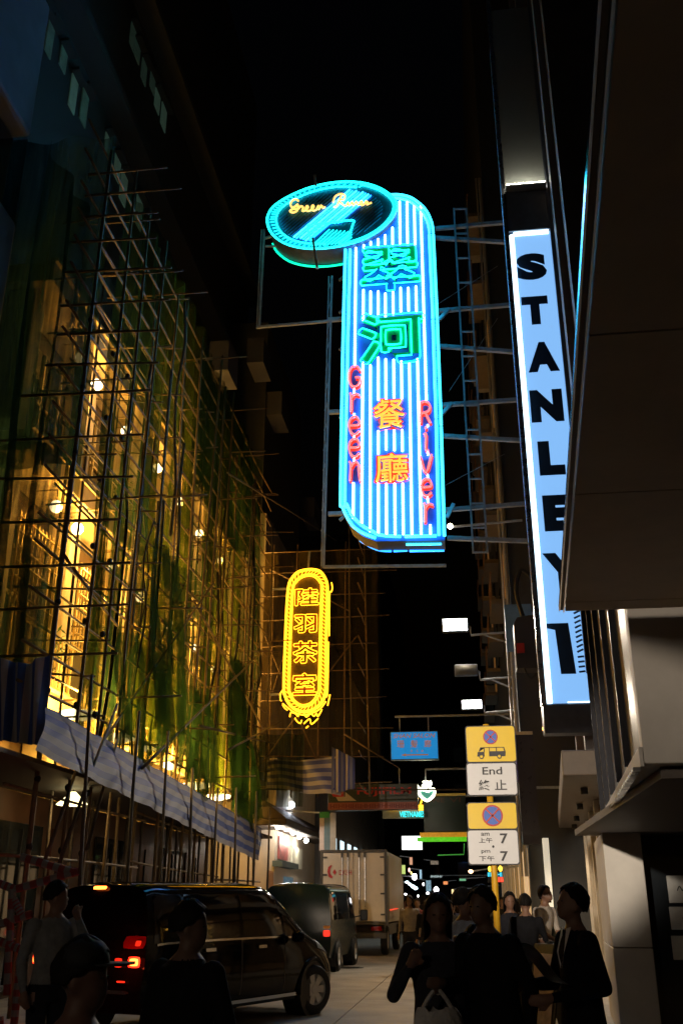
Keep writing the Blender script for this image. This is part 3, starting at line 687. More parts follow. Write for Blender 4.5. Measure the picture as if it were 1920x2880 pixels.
for (a, b, X) in (((230, 2170), (600, 1640), -5.9), ((400, 2160), (740, 1830), -5.6), ((150, 2480), (330, 1980), -5.5), ((545, 1690), (745, 2060), -5.8), ((560, 2040), (770, 2090), -5.7), ((640, 2110), (790, 2030), -5.5), ((180, 1560), (330, 1760), -5.95), ((440, 1830), (520, 1640), -6.1), ((640, 1330), (945, 1520), -5.2), ((120, 2440), (230, 2120), -5.6), ((245, 2390), (330, 2080), -5.6)):
    pole(at(*a, X=X), at(*b, X=X), .045, 'brace', m_bam if X < -5.7 else m_bam2)
for y in [13.3, 14.4, 15.2]:
    mb = MB()
    for z in (2.1, 3.0, 4.25, 5.6, 6.9, 8.1, 9.3, 10.6): mb.sphere((0, y - 13.3, z), (.05, .05, .06), 8, 6)
    o = mb.build('lashing', m_tie, bs); o['kind'] = 'stuff'
# projecting cage round the yellow sign
YS = 28.6
for x in (-5.9, -5.2, -4.4, -3.6, -2.85): pole((x, YS + .5, 4.4), (x + random.uniform(-.1, .1), YS + .5, 12.4), .045, 'standard')
for x in (-5.7, -3.2): pole((x, YS - .9, 4.7), (x + random.uniform(-.1, .1), YS - .9, 12.6), .04, 'standard', m_bam2)
for z in (4.7, 5.6, 6.4, 7.25, 8.1, 8.95, 9.8, 10.6, 11.4, 12.1):
    pole((-6.4, YS + .42, z), (-2.2 + random.uniform(-.5, .3), YS + .42, z + random.uniform(-.08, .1)), .036, 'ledger')
    pole((-3.0, YS - 1, z - .1), (-3.0, YS + .9, z - .1), .034, 'transom')
for a, b in (((-6.2, 5.2), (-3.2, 9.2)), ((-6.1, 9.3), (-4.4, 5.4)), ((-3.6, 6.2), (-2.0, 5.2)), ((-6.0, 11.5), (-3.4, 10.0)), ((-5.8, 7.5), (-4.9, 10.6))): pole((a[0], YS + .35, a[1]), (b[0], YS + .35, b[1]), .04, 'brace')
pole((-7, YS, 4.62), (1.7, YS + 2.5, 4.75), .05, 'ledger', m_bam2)
# netting
m_net = netting('green_net', (.075, .115, .015), .62); m_net2 = netting('dark_green_net', (.014, .040, .018), .42); m_net3 = netting('olive_net', (.17, .12, .03), .55)
def net(y0, y1, z0, z1, X, m, amp=.12, fr=5, lean=0):
    def f(u, v):
        y = y0 + (y1 - y0) * u
        return Vector((X + amp * math.sin(u * fr * 6.28 + v * 1.5) * (1.15 - v * .5) + amp * .6 * math.sin(u * 17 + v * 3) + lean * (1 - v), y + .12 * math.sin(v * 7 + u * 5), z0 + (z1 - z0) * v + .25 * math.sin(u * 6.28 * 1.5) * (1 - v))) - BR
    return MB().grid(f, 60, 14).build('net', m, bs, smooth=True)
net(14.8, 17.6, 3.9, 15.0, -6.22, m_net2); net(17.4, 20.6, 4.4, 15.2, -6.25, m_net, .14, 6); net(20.3, 23.0, 4.0, 14.8, -6.2, m_net2, .1, 4)
net(22.2, 26.2, 4.2, 13.8, -6.3, m_net, .15, 7); net(25.8, 28.4, 3.6, 13.2, -6.2, m_net2, .12, 4); net(17.0, 19.2, 4.4, 8.2, -5.9, m_net2, .1, 3, .3); net(23.6, 25.0, 3.9, 7.4, -5.85, m_net2, .1, 3, .2)
net(12.0, 14.8, 4.6, 13.6, -6.6, m_net2, .1, 3); net(15.6, 18.6, 3.9, 6.0, -5.92, m_net2, .1, 5, .15); net(19.6, 22.6, 3.8, 5.9, -5.9, m_net2, .1, 5, .15); net(24.2, 27.6, 3.4, 5.6, -5.9, m_net2, .1, 5, .15); net(20.0, 27.0, 10.6, 14.4, -6.05, m_net2, .12, 8)
def netx(x0, x1, z0, z1, Y, m):
    return MB().grid(lambda u, v: Vector((x0 + (x1 - x0) * u, Y + .08 * math.sin(u * 20 + v * 2) + .05 * math.sin(v * 9), z0 + (z1 - z0) * v)) - BR, 40, 14).build('net', m, bs, smooth=True)
netx(-9.4, -6.35, 4.4, 8.6, 13.55, netting('teal_net', (.015, .04, .04), .28)); netx(-9.6, -6.1, 8.2, 15.2, 13.7, netting('teal_net_b', (.012, .035, .04), .16)); netx(-6.3, -2.55, 5.6, 12.2, YS + .62, m_net3); netx(-6.6, -4.6, 4.0, 6.0, YS - 1.05, m_net2)
m_rope = M('dark_rope', (.02, .022, .018), .9)
for k in range(26):
    y = random.uniform(15.5, 27.5); z1 = random.uniform(8, 14.5); z0 = max(3.9, z1 - random.uniform(3, 8)); x = random.uniform(-6.15, -5.85)
    MB().tube(catmull([(x - BR.x + random.uniform(-.08, .08), y - BR.y + random.uniform(-.12, .12), z0 + (z1 - z0) * i / 5 - BR.z) for i in range(6)], 3), random.choice((.012, .02, .035)), 5).build('rope', m_rope, bs, smooth=True)

# striped sheeting
m_tarp = stripes('blue_white_sheet', (.24, .23, .26), (.022, .055, .24), 3.6, 1); m_tarp2 = stripes('blue_white_drape', (.42, .40, .42), (.05, .10, .36), 6, 0); m_tarp3 = stripes('blue_white_drape_folds', (.55, .53, .55), (.10, .15, .42), 9, 0)
t_a, t_b = at(131, 1987, X=-5.7), at(735, 2330, X=-5.7); u_a, u_b = at(100, 2110, X=-5.45), at(727, 2420, X=-5.45)
def tf(u, v):
    p = u_a.lerp(u_b, u).lerp(t_a.lerp(t_b, u), v); s_ = abs(math.sin(u * math.pi * 9)); 
    return p + Vector((.06 * math.sin(v * 3.1) * (.6 + .5 * math.sin(u * 41)) + .008 * math.sin(u * 97 + v * 5) + .008 * math.sin(u * 151 - v * 8), 0, -.02 * s_ * (1 - v) + .01 * s_ * v + .004 * math.sin(u * 60 + v * 4))) - BR
MB().grid(tf, 140, 10).build('striped_sheet', m_tarp, bs, smooth=True)
d0, d1 = at(-60, 2120, X=-5.75), at(150, 1830, X=-5.75)
e00, e10, e01, e11 = at(-60, 2075, Y=12.2), at(118, 2098, Y=12.75), at(-60, 1870, Y=12.2), at(140, 1845, Y=12.75)
MB().grid(lambda u, v: e00.lerp(e10, u).lerp(e01.lerp(e11, u), v) + Vector((0, .07 * math.sin(u * 26 + v * 2), .06 * math.sin(u * 7) * v)) - BR, 40, 8).build('striped_sheet', m_tarp2, bs, smooth=True)
da = at(800, 2200, Y=28.0)
MB().grid(lambda u, v: Vector((-5.7 + 2.2 * u, 27.9 - .5 * u + .1 * math.sin(u * 13 + v * 4), 4.55 + .75 * v - .3 * (1 - v) * u + .03 * math.sin(u * 9))) - BR, 30, 10).build('striped_sheet', stripes('blue_white_sheet_b', (.32, .29, .32), (.07, .08, .24), 4.2, 1), bs, smooth=True)
MB().grid(lambda u, v: Vector((-3.75 + .65 * u, 27.35 + .1 * math.sin(u * 15), 4.3 + 1.3 * v - .5 * u * (v - .3))) - BR, 20, 8).build('striped_sheet', stripes('blue_white_sheet_c', (.32, .29, .32), (.07, .08, .24), 5, 0), bs, smooth=True)
# covered walkway deck under the sheeting, shop front below
MB().box((-1.42, -2.4, 3.1), (.35, 15.4, 3.16)).build('deck', M('deck_board', (.06, .045, .035), .7, var=.4), bs)
sf = thing('dark_shop_front', 'dark shop front with brown doors under the striped sheeting', 'shop', (-7.35, 8, .12))
MB().box((-.6, 0, 0), (0, 20, 3.08)).build('wall', M('shop_brown', (.09, .04, .018), .5, var=.4, scale=2), sf)
for k in range(9):
    y = .5 + k * 2.15
    d = MB().box((.01, y, .1), (.05, y + 1.7, 2.6)).build('door', M('door_wood', (.12, .045, .018), .4, var=.4, scale=3) if k % 2 == 0 else m_glass, sf)
    MB().box((.05, y + .83, .2), (.08, y + .87, 2.5)).build('door_stile', m_dark, d)
p = at(204, 2263, X=-6.4)
t = thing('pendant_lamp', 'wide pale pendant lamp hanging under the striped sheeting at left', 'lamp', p)
MB().lathe([(.04, .2), (.12, .12), (.26, 0), (.24, -.01)], n=20).build('shade', M('shade_glow', (1, .9, .6), .5, emit=3.5, ecol=(1, .85, .42), var=0), t, smooth=True)
MB().tube([(0, 0, .2), (0, 0, .62)], .012, 5).build('cord', m_dark, t)
lamp('pendant_glow', 'POINT', (0, 0, -.08), 14, (1, .62, .22), t, .15)

# ---------------------------------------------------------------- yellow neon sign
ys_ = thing('yellow_neon_sign', 'oblong yellow neon sign with four characters inside the bamboo cage', 'sign', (-4.55, 28.0, 6.4))
K = Plane(ys_, 28.0)
Kz = lambda u, w: K(720 + u / 4.2, 1560 + w / 4.2)
m_yel = M('tube_yellow', (1, .8, .1), .4, emit=4.2, ecol=(1, .40, .012), var=0)
m_olive = M('olive_board', (.16, .12, .03), .5, var=.3)
def ktube(pts, r=.022, y=-.08, k=0, closed=False, name='tube', parent=None):
    q = [Vector((*Kz(*p), 0)) for p in pts]; q = catmull(q, k, closed) if k else q
    return MB().tube([(v.x, y, v.y) for v in q], r, 6, closed).build(name, m_yel, parent or ys_, smooth=True)
outer = [(610, 178), (500, 205), (420, 285), (378, 400), (355, 720), (340, 1100), (325, 1560), (345, 1690), (400, 1790), (480, 1850), (560, 1870), (660, 1855), (760, 1790), (820, 1690), (838, 1560), (838, 1100), (848, 720), (855, 400), (830, 290), (770, 205), (690, 178)]
inn = [(610, 262), (540, 285), (480, 340), (448, 410), (430, 720), (415, 1100), (402, 1560), (415, 1640), (455, 1720), (520, 1770), (570, 1780), (640, 1760), (700, 1700), (735, 1620), (742, 1560), (752, 1100), (760, 720), (772, 400), (755, 340), (715, 290), (670, 265)]
MB().prism([Kz(*p) for p in outer], 0, .3).build('board', m_olive, ys_)
mid1 = [(o[0] * .8 + i_[0] * .2, o[1] * .8 + i_[1] * .2) for o, i_ in zip(outer, inn)]; mid2 = [(o[0] * .25 + i_[0] * .75, o[1] * .25 + i_[1] * .75) for o, i_ in zip(outer, inn)]
for ring in (outer, mid1, mid2, inn): ktube(ring, .02, k=3, closed=True, name='border_tube')
for i in range(len(outer)):                      # plaited fill
    a0, a1, b0, b1 = mid1[i], mid1[(i + 1) % len(outer)], mid2[i], mid2[(i + 1) % len(outer)]
    n = max(2, int(math.dist(a0, a1) / 42))
    for j in range(n):
        f = lambda p, q, t: (p[0] + (q[0] - p[0]) * t, p[1] + (q[1] - p[1]) * t)
        ktube([f(a0, a1, j / n), f(b0, b1, min(1, (j + .9) / n))], .013, name='plait_tube').data.materials[0] = M('tube_yellow_plait', (1, .8, .1), .4, emit=3, ecol=(1, .40, .012), var=0, quiet=True)
for ch, x0, y0, x1, y1 in (('陸', 470, 405, 738, 605), ('羽', 455, 715, 715, 925), ('茶', 445, 1030, 725, 1285), ('室', 442, 1410, 712, 1660)):
    a = Kz(x0, y1); b = Kz(x1, y0)
    cpart = put_text('character_plate', ch, (a[0], a[1], b[0], b[1]), M('red_brown_plate', (.25, .05, .01), .5), ys_, y=-.03, depth=.02, offset=.045)
    for q in outlines(ch, *a, *b): MB().tube([(u, -.07, w) for u, w in offs(q, .022)], .012, 5, True).build('outline_tube', m_yel, cpart, smooth=True)
for pts in ([(330, 1600), (295, 1650), (295, 1720), (310, 1735)], [(320, 1765), (400, 1830), (460, 1870), (560, 1900), (660, 1880), (760, 1830), (830, 1740)], [(405, 1925), (420, 1870), (480, 1890), (500, 1920), (520, 1870)], [(570, 1880), (600, 1925), (650, 1885), (690, 1915), (720, 1880), (735, 1920), (785, 1835)], [(465, 1935), (490, 1975), (530, 2000), (545, 1960)], [(570, 2005), (640, 1945), (660, 2010), (740, 1940)], [(595, 2055), (625, 2030)], [(895, 340), (905, 400), (895, 450), (872, 490), (868, 970)], [(860, 1040), (850, 1600), (835, 1690)], [(878, 1660), (850, 1790)], [(320, 1780), (345, 1820), (380, 1845)]):
    ktube(pts, .02, y=-.1, k=3, name='flourish_tube')
MB().bar(Vector((*Kz(600, 178), 0)).xzy + Vector((0, .2, 0)), Vector((*Kz(620, -60), 0)).xzy + Vector((0, .2, 0)), .06).build('hanger', m_fr, ys_)
MB().bar((-1.2, .25, 4.2), (.5, .25, 4.2), .06).build('hanger', m_fr, ys_); MB().bar((-1.2, .25, .9), (.5, .25, .9), .06).build('hanger', m_fr, ys_)
# ================================================================ STREET FURNITURE AND SIGNS
# parking sign post
pk = thing('parking_sign', 'yellow and white no stopping signs on a yellow post behind the pedestrians', 'sign', (.26, 12.0, .12))
Q = Plane(pk, 12.0)
m_sy = M('sign_yellow', (.88, .60, .008), .45, var=.06); m_sw = M('sign_white', (.72, .72, .74), .45, var=.05); m_sr = M('sign_red', (.55, .05, .04), .5); m_sb = M('sign_blue', (.06, .16, .62), .5); m_sk = M('sign_black', (.012, .012, .02), .5)
MB().tube([(0, .07, 0), (0, .07, 3.42)], .038, 12).build('post', M('post_yellow', (.75, .42, .02), .5), pk, smooth=True)
def rrect(x0, z0, x1, z1, r=.03, k=4):
    o = []
    for cx, cz, a in ((x1 - r, z1 - r, 0), (x0 + r, z1 - r, 90), (x0 + r, z0 + r, 180), (x1 - r, z0 + r, 270)):
        o += [(cx + r * math.cos(R(a + 90 * i / k)), cz + r * math.sin(R(a + 90 * i / k))) for i in range(k + 1)]
    return o
def plate(px0, py0, px1, py1, m, name='plate'):
    a = Q(px0, py1); b = Q(px1, py0)
    MB().prism(rrect(a[0] - .012, a[1] - .012, b[0] + .012, b[1] + .012), .004, .03).build('plate_edge', m_sk, pk)
    o = MB().prism(rrect(a[0], a[1], b[0], b[1]), -.006, .003).build(name, m, pk); return a, b, o
def disc(c, r, m, y0, y1, parent): return MB().prism([(c[0] + r * math.cos(i * R(10)), c[1] + r * math.sin(i * R(10))) for i in range(36)], y0, y1).build('disc', m, parent)
def no_stop(c, r, parent):
    disc(c, r, m_sr, -.010, -.0065, parent); disc(c, r * .84, m_sb, -.013, -.0105, parent)
    for s_ in (-1, 1): MB().bar((c[0] - r * .62, -.0145, c[1] - s_ * r * .62), (c[0] + r * .62, -.0145, c[1] + s_ * r * .62), .003 if False else r * .15, .003, up=(0, 1, 0)).build('cross_bar', m_sr, parent)
a, b, pa = plate(1314, 2042, 1444, 2143, m_sy)
no_stop(Q(1378, 2073), .088, pa)
bx0, bz0 = Q(1341, 2131); bx1, bz1 = Q(1420, 2101)
def bp_(u, w): return (bx0 + (bx1 - bx0) * u, bz0 + (bz1 - bz0) * w)
for poly in ([(0, .1), (.26, .1), (.26, .55), (.06, .55), (.12, 1), (.26, 1), (.26, .93), (.15, .93), (.1, .62), (.02, .5)], [(.44, .1), (.98, .1), (1, .55), (.95, 1), (.24, 1), (.24, .94), (.92, .94), (.95, .6), (.44, .6)], [(.24, .55), (.27, .55), (.27, 1), (.24, 1)], [(.42, .1), (.45, .1), (.45, 1), (.42, 1)], [(.67, .55), (.7, .55), (.7, 1), (.67, 1)]):
    MB().prism([bp_(*p) for p in poly], -.012, -.0065).build('bus_picture', m_sk, pa)
for u in (.15, .77):
    c = bp_(u, .08); disc(c, .028, m_sk, -.016, -.0125, pa); disc(c, .017, m_sy, -.019, -.0165, pa)
a, b, pb = plate(1316, 2146, 1448, 2236, m_sw)
box_ = lambda x0, y1, x1, y0: (*Q(x0, y1), *Q(x1, y0))
put_text('lettering', 'End', box_(1356, 2179, 1410, 2157), m_sk, pb, y=-.009, offset=.012)
put_text('lettering', '終', box_(1346, 2224, 1377, 2193), m_sk, pb, y=-.009, offset=.01); put_text('lettering', '止', box_(1391, 2222, 1423, 2193), m_sk, pb, y=-.009, offset=.01)
a, b, pc = plate(1317, 2258, 1449, 2331, m_sy); no_stop(Q(1384, 2294), .122, pc)
a, b, pd = plate(1319, 2335, 1453, 2430, m_sw)
put_text('lettering', 'am', box_(1352, 2351, 1375, 2342), m_sk, pd, y=-.009, offset=.01); put_text('lettering', '上午', box_(1346, 2371, 1383, 2356), m_sk, pd, y=-.009, offset=.012)
put_text('lettering', 'pm', box_(1353, 2402, 1377, 2391), m_sk, pd, y=-.009, offset=.01); put_text('lettering', '下午', box_(1347, 2422, 1389, 2407), m_sk, pd, y=-.009, offset=.012)
put_text('lettering', '7', box_(1406, 2373, 1426, 2344), m_sk, pd, y=-.009, offset=.02); put_text('lettering', '7', box_(1407, 2422, 1427, 2394), m_sk, pd, y=-.009, offset=.02)
disc(Q(1386, 2381), .014, m_sk, -.012, -.0065, pd)

# floodlights on arms from the stepped out building
RX = 1.45
def flood(label, px, py, w, h, lit, pxw, pyw, dim=False):
    p = at(px, py, Y=27.0); t = thing('floodlight', label, 'lamp', p, group='floodlights on wall arms')
    s_ = 27 / 2915 * 1.02; W, H = w * s_ / 2, h * s_ / 2
    MB().box((-W * 1.12, .01, -H * 1.15), (W * 1.12, .22, H * 1.3)).build('housing', M('lamp_housing', (.10, .11, .13), .5, metal=.5), t, bevel=.03)
    MB().grid(lambda u, v: (-W + 2 * W * u, -.05 * math.sin(u * math.pi) * math.sin(v * math.pi), -H + 2 * H * v), 8, 6).build('lens', M('flood_lit', (1, 1, 1), .4, emit=22, ecol=(.92, .96, 1), var=0) if lit else M('flood_unlit', (.09, .085, .07), .3), t, smooth=True)
    e = at(pxw, pyw, Y=27.1) - p
    MB().tube([(W, .1, 0), (W * 1.25, .1, -H * .4), (W * 1.3, .1, e.z), (RX - p.x, .1, e.z + .06)], .035, 8).build('arm', m_fr, t)
    MB().tube([(W * 2.2, .1, e.z + .02), (RX - p.x, .1, e.z - .3)], .025, 6).build('strut', m_fr, t)
    if lit:
        for rx_, e_ in ((R(-38), 850),):
            lamp('flood_glow', 'SPOT', (0, -.15, -.05), e_, (1, .86, .66), t, .25, rot=(rx_, 0, R(4)), spot_size=R(125), spot_blend=.7)
    return t
flood('large bright white floodlight on an arm, highest of the three', 1279, 1757, 72, 36, True, 1340, 1786)
flood('unlit hooded floodlight between the two bright ones', 1310, 1884, 62, 28, False, 1350, 1912)
flood('smaller bright white floodlight on an arm, lowest of the three', 1326, 1981, 56, 24, True, 1370, 2005)

# unseen lamp behind the viewer; separate beams added to brighten sign, wall and truck
t = thing('floodlight', 'unseen wall floodlight behind the viewer with beams added for sign, wall and truck', 'lamp', (-4.2, -6, 4.7), group='floodlights on wall arms')
MB().box((-.36, -.25, -.2), (.36, -.01, .24)).build('housing', MATS['lamp_housing'], t, bevel=.03)
MB().grid(lambda u, v: (.33 - .66 * u, .05 * math.sin(u * math.pi) * math.sin(v * math.pi), -.17 + .34 * v), 8, 6).build('lens', M('flood_rear', (1, 1, 1), .4, emit=6, ecol=(1, .9, .75), var=0), t, smooth=True)
MB().tube([(-.36, -.1, 0), (-3.0, -.1, 0)], .035, 8).build('arm', m_fr, t)
def aim(frm, to): return (Vector(to) - Vector(frm)).to_track_quat('-Z', 'Y').to_euler()
lamp('flood_glow', 'SPOT', (.15, .1, 0), 12000, (1, .84, .66), t, .2, rot=aim(t.location, (.55, 12, 2.65)), spot_size=R(10), spot_blend=.4)
lamp('flood_glow', 'SPOT', (-.15, .1, 0), 260, (1, .78, .56), t, .3, rot=aim(t.location, (.6, 14, 2.6)), spot_size=R(58), spot_blend=.8)
lamp('flood_glow', 'SPOT', (0, .1, .05), 1700, (1, .82, .64), t, .7, rot=aim(t.location, (1.75, 6.75, 3.35)), spot_size=R(13), spot_blend=.5)
lamp('flood_glow', 'SPOT', (0, .1, -.05), 5000, (1, .80, .60), t, .2, rot=aim(t.location, (-3.3, 32, 2.9)), spot_size=R(9), spot_blend=.6)

# ---------------------------------------------------------------- stepped out building beyond the pylon
b3 = thing('balcony_building', 'narrow dark building with orange lit balconies beyond the blue pylon', 'building', (RX, 26.2, .12))
MB().box((0, 0, 0), (7, 34, 40)).build('wall', m_dk, b3)
m_ol = M('orange_window', (.3, .15, .05), .5, emit=.10, ecol=(1, .42, .10), var=.6, scale=1)
for i, z in enumerate((9.5, 12.3, 15.1, 17.9, 20.7, 23.5)):
    for k in range(5):
        y = 1.2 + k * 4.5
        bal = MB().box((-.5, y, z), (-.01, y + 2.2, z + .14)).build('balcony', M('balcony_slab', (.2, .16, .12), .7), b3)
        mb = MB()
        for j in range(12): mb.bar((-.48, y + .05 + j * .19, z + .14), (-.48, y + .05 + j * .19, z + .95), .025)
        mb.bar((-.48, y, z + .97), (-.48, y + 2.2, z + .97), .05); mb.build('railing', M('rail_rust', (.25, .14, .07), .6), bal)
        MB().box((-.03, y + .4, z + .3), (-.005, y + 1.7, z + 2.0)).build('window', m_ol if (i * 3 + k) % 3 == 0 and i < 4 else m_glass, b3)
        if (i + k) % 2: MB().box((-.42, y + 2.5, z + .4), (-.01, y + 3.2, z + .95)).build('air_conditioner', M('unit_grey', (.35, .33, .3), .6), b3)
for x, r in ((-.09, .05), (-.2, .03)): MB().tube([(x, -.1, 2.0), (x, -.1, 24)], r, 8).build('pipe', M('pipe_grey', (.4, .38, .36), .5), b3)
for y, z, w in ((.3, 3.1, 4), (5, 3.0, 5), (11, 3.1, 6)):
    MB().box((-1.0, y, z), (-.01, y + w, z + .28)).build('awning', M('awning_dark', (.05, .04, .035), .6), b3, bevel=.03)
for k in range(7):
    y = .4 + k * 3.1; MB().box((-.03, y, .05), (-.005, y + 2.4, 2.7)).build('shop_window', M('shop_lit', (.5, .35, .2), .4, emit=.55, ecol=(1, .62, .28), var=.8, scale=2.5), b3)
    MB().box((-.12, y + 2.42, 0), (-.01, y + 2.9, 2.95)).build('pier', m_cream, b3)
MB().box((.36, -.3, .7), (.5, -.02, 2.9)).build('lit_door_jamb', M('jamb_lit', (.8, .8, .7), .5, emit=.5, ecol=(1, .92, .72), var=.1), b3)  # light on the door jamb is put in as emission
# blue panel, grey box and red bell box fixed near the pylon foot
p0 = at(1425, 1832, Y=24.5); p1 = at(1492, 1698, Y=24.5)
t = thing('blue_board', 'blank blue grey board behind the dark cabinet near the pylon foot', 'board', (p0.x, 24.5, p0.z)); MB().box((0, 0, 0), (p1.x - p0.x, .08, p1.z - p0.z)).build('panel', M('blue_board', (.12, .25, .55), .5), t)
MB().bar((p1.x - p0.x, .04, .3), (wall_x(24.5, .56) - p0.x, .04, .3), .06).build('bracket', m_fr, t); MB().bar((p1.x - p0.x, .04, 1.0), (wall_x(24.5, .56) - p0.x, .04, 1.0), .06).build('bracket', m_fr, t)
p0 = at(1452, 1880, Y=21.5); p1 = at(1512, 1728, Y=21.5)
t = thing('junction_cabinet', 'dark rounded cabinet with a red square on its face by the pylon', 'cabinet', (p0.x, 21.5, p0.z)); w, h = p1.x - p0.x, p1.z - p0.z
MB().prism([(0, 0), (w, 0), (w, h * .9), (w * .7, h), (w * .15, h * .96), (0, h * .85)], 0, .5).build('body', M('cabinet', (.05, .045, .05), .5), t, bevel=.02)
MB().box((.03, -.04, h * .28), (.2, -.002, h * .46)).build('red_box', M('bell_red', (.5, .03, .02), .4), t); MB().bar((w, .2, h * .5), (wall_x(21.5, .57) - p0.x, .2, h * .5), .08).build('bracket', m_fr, t)
MB().tube(catmull([(w * .3, -.02, 0), (w * .5, -.06, -.25), (w * .9, -.03, -.1), (w, .1, -.6)], 4), .02, 6).build('cable', m_dark, t)
MB().tube(catmull([(w * .4, .1, h), (w * .2, .1, h + .6), (w * .45, .1, h + 1.1), (w * .9, .1, h + .9)], 4), .05, 6).build('cable', m_dark, t)

# ---------------------------------------------------------------- hanging signs down the street
def hang(name, label, Y, px0, py0, px1, py1, th=.25, cat='sign'):
    a = at(px0, py1, Y=Y); b = at(px1, py0, Y=Y); t = thing(name, label, cat, (a.x, Y, a.z)); return t, b.x - a.x, b.z - a.z, th
def hangers(t, w, h, to=None):
    for u in (.2, .8): MB().bar((w * u, .1, h), (w * u, .1, h + .5), .04).build('hanger', m_fr, t)
    MB().bar((w * .1, .1, h + .5), ((to if to is not None else RX) - t.location.x, .1, h + .5), .06).build('support_arm', m_fr, t)
t, w, h, th = hang('salon_sign', 'glowing blue hair salon light box with orange lettering', 32, 1098, 2055, 1231, 2138)
MB().box((0, 0, 0), (w, .25, h)).build('case', m_case, t, bevel=.02)
MB().box((.03, -.012, .03), (w - .03, -.002, h - .03)).build('face', M('salon_face', (.05, .3, .6), .4, emit=.50, ecol=(.01, .38, 1), var=.25, scale=1.5), t)
m_so = M('salon_orange', (.6, .3, .1), .5, emit=.22, ecol=(1, .35, .08))
put_text('lettering', 'SHAN SALON', (w * .06, h * .76, w * .94, h * .92), m_so, t, y=-.018, shear=.25, offset=.01)
for i, ch in enumerate('珊髮廊'): put_text('lettering', ch, (w * (.14 + .28 * i), h * .42, w * (.29 + .28 * i), h * .68), m_so, t, y=-.018, offset=.01)
for i, ch in enumerate('閣3樓'): put_text('lettering', ch, (w * (.42 + .11 * i), h * .26, w * (.46 + .11 * i), h * .34), m_so, t, y=-.018)
MB().prism([(w * .22, h * .17), (w * .32, h * .22), (w * .32, h * .19), (w * .78, h * .19), (w * .78, h * .15), (w * .32, h * .15), (w * .32, h * .12)], -.02, -.014).build('arrow', m_so, t); hangers(t, w, h)
t, w, h, th = hang('film_sign', 'dim unlit film shop sign with red lettering above the truck', 33, 921, 2203, 1173, 2280)
MB().box((0, 0, 0), (w, .3, h)).build('case', M('film_dark', (.035, .05, .045), .4), t, bevel=.02)
MB().prism([(.02, h * .98), (w * .10, h * .98), (w * .32, h * .36), (w * .12, h * .36)], -.012, -.002).build('white_flash', M('film_white', (.5, .45, .38), .5), t)
MB().box((.02, -.014, .02), (w - .02, -.002, h * .3)).build('red_band', M('film_band', (.30, .10, .09), .5), t)
m_fred = M('film_red', (.42, .03, .03), .5)
put_text('lettering', 'FUJIFILM', (w * .33, h * .52, w * .93, h * .86), m_fred, t, y=-.014, offset=.025); MB().prism(rrect(w * .05, h * .52, w * .19, h * .86, .08), -.02, -.013).build('logo', m_fred, t)
put_text('lettering', 'Fuji', (w * .07, h * .58, w * .17, h * .8), M('film_pink', (.5, .3, .28), .5), t, y=-.024)
put_text('lettering', 'HIIHIHIHIIHHIIHIHHIIHIHIIH', (w * .03, h * .08, w * .97, h * .24), M('film_text', (.15, .02, .02), .5), t, y=-.018, offset=.01); hangers(t, w, h, -6.6)
# bowl sign
t, w, h, th = hang('bowl_sign', 'white neon rice bowl sign with rising steam', 34, 1172, 2196, 1222, 2252)
m_wn = M('tube_cream', (1, 1, .9), .4, emit=5, ecol=(1, 1, .72), var=0); m_bd = M('bowl_green', (.05, .25, .22), .4, emit=.12, ecol=(.2, .7, .6))
MB().prism([(w * .18, h * .5), (w * .9, h * .5), (w * .85, h * .3), (w * .65, h * .1), (w * .4, h * .1), (w * .22, h * .3)], .02, .1).build('bowl_plate', m_bd, t)
for pts in ([(.12, .55), (.16, .3), (.38, .08), (.55, .0), (.75, .1), (.93, .3), (.96, .55), (.8, .56), (.6, .48), (.35, .56), (.12, .55)], [(.0, .8), (.15, .62), (.3, .56)]): MB().tube(catmull([(w * u, 0, h * v) for u, v in pts], 4), .045, 6).build('tube', m_wn, t, smooth=True)
for u in (.38, .56, .74): MB().tube(catmull([(w * u, 0, h * .62), (w * (u - .04), 0, h * .75), (w * (u + .05), 0, h * .85), (w * u, 0, h)], 4), .04, 6).build('steam_tube', m_wn, t, smooth=True)
MB().bar((w * .5, .1, h * .3), (w * .5, .1, h + .4), .05).build('hanger', m_fr, t); MB().bar((w * .5, .1, h + .4), (RX - t.location.x, .1, h + .4), .06).build('support_arm', m_fr, t)
# vietnamese neon
t, w, h, th = hang('restaurant_neon_sign', 'small cyan neon lettering sign with yellow tubes beside the bowl', 38, 1075, 2262, 1202, 2302)
MB().box((0, .02, 0), (w, .2, h)).build('case', M('pale_case', (.25, .25, .15), .5), t)
put_text('lettering', 'VIETNAMESE', (w * .38, h * .08, w * .98, h * .5), M('tube_cyan_far', (.2, .9, .9), .4, emit=2, ecol=(.02, .62, .7), var=0, quiet=True), t, y=-.02, depth=.03, offset=.01)
m_yf = M('tube_yellow_far', (1, .8, .2), .4, emit=2.2, ecol=(1, .5, .03), var=0, quiet=True)
for z, x0 in ((.62, .12), (.78, .22), (.9, .22)): MB().tube([(w * x0, -.02, h * z), (w * .98, -.02, h * z)], .035, 6).build('tube', m_yf, t)
for u in (.74, .84, .94): MB().tube(catmull([(w * u, -.02, h * 1.0), (w * (u + .05), -.02, h * 1.5), (w * (u + .02), -.02, h * 1.1)], 4), .03, 6).build('tube', m_yf, t)
MB().bar((w * .9, .1, h * .9), (RX - t.location.x, .1, h * .9), .06).build('support_arm', m_fr, t)
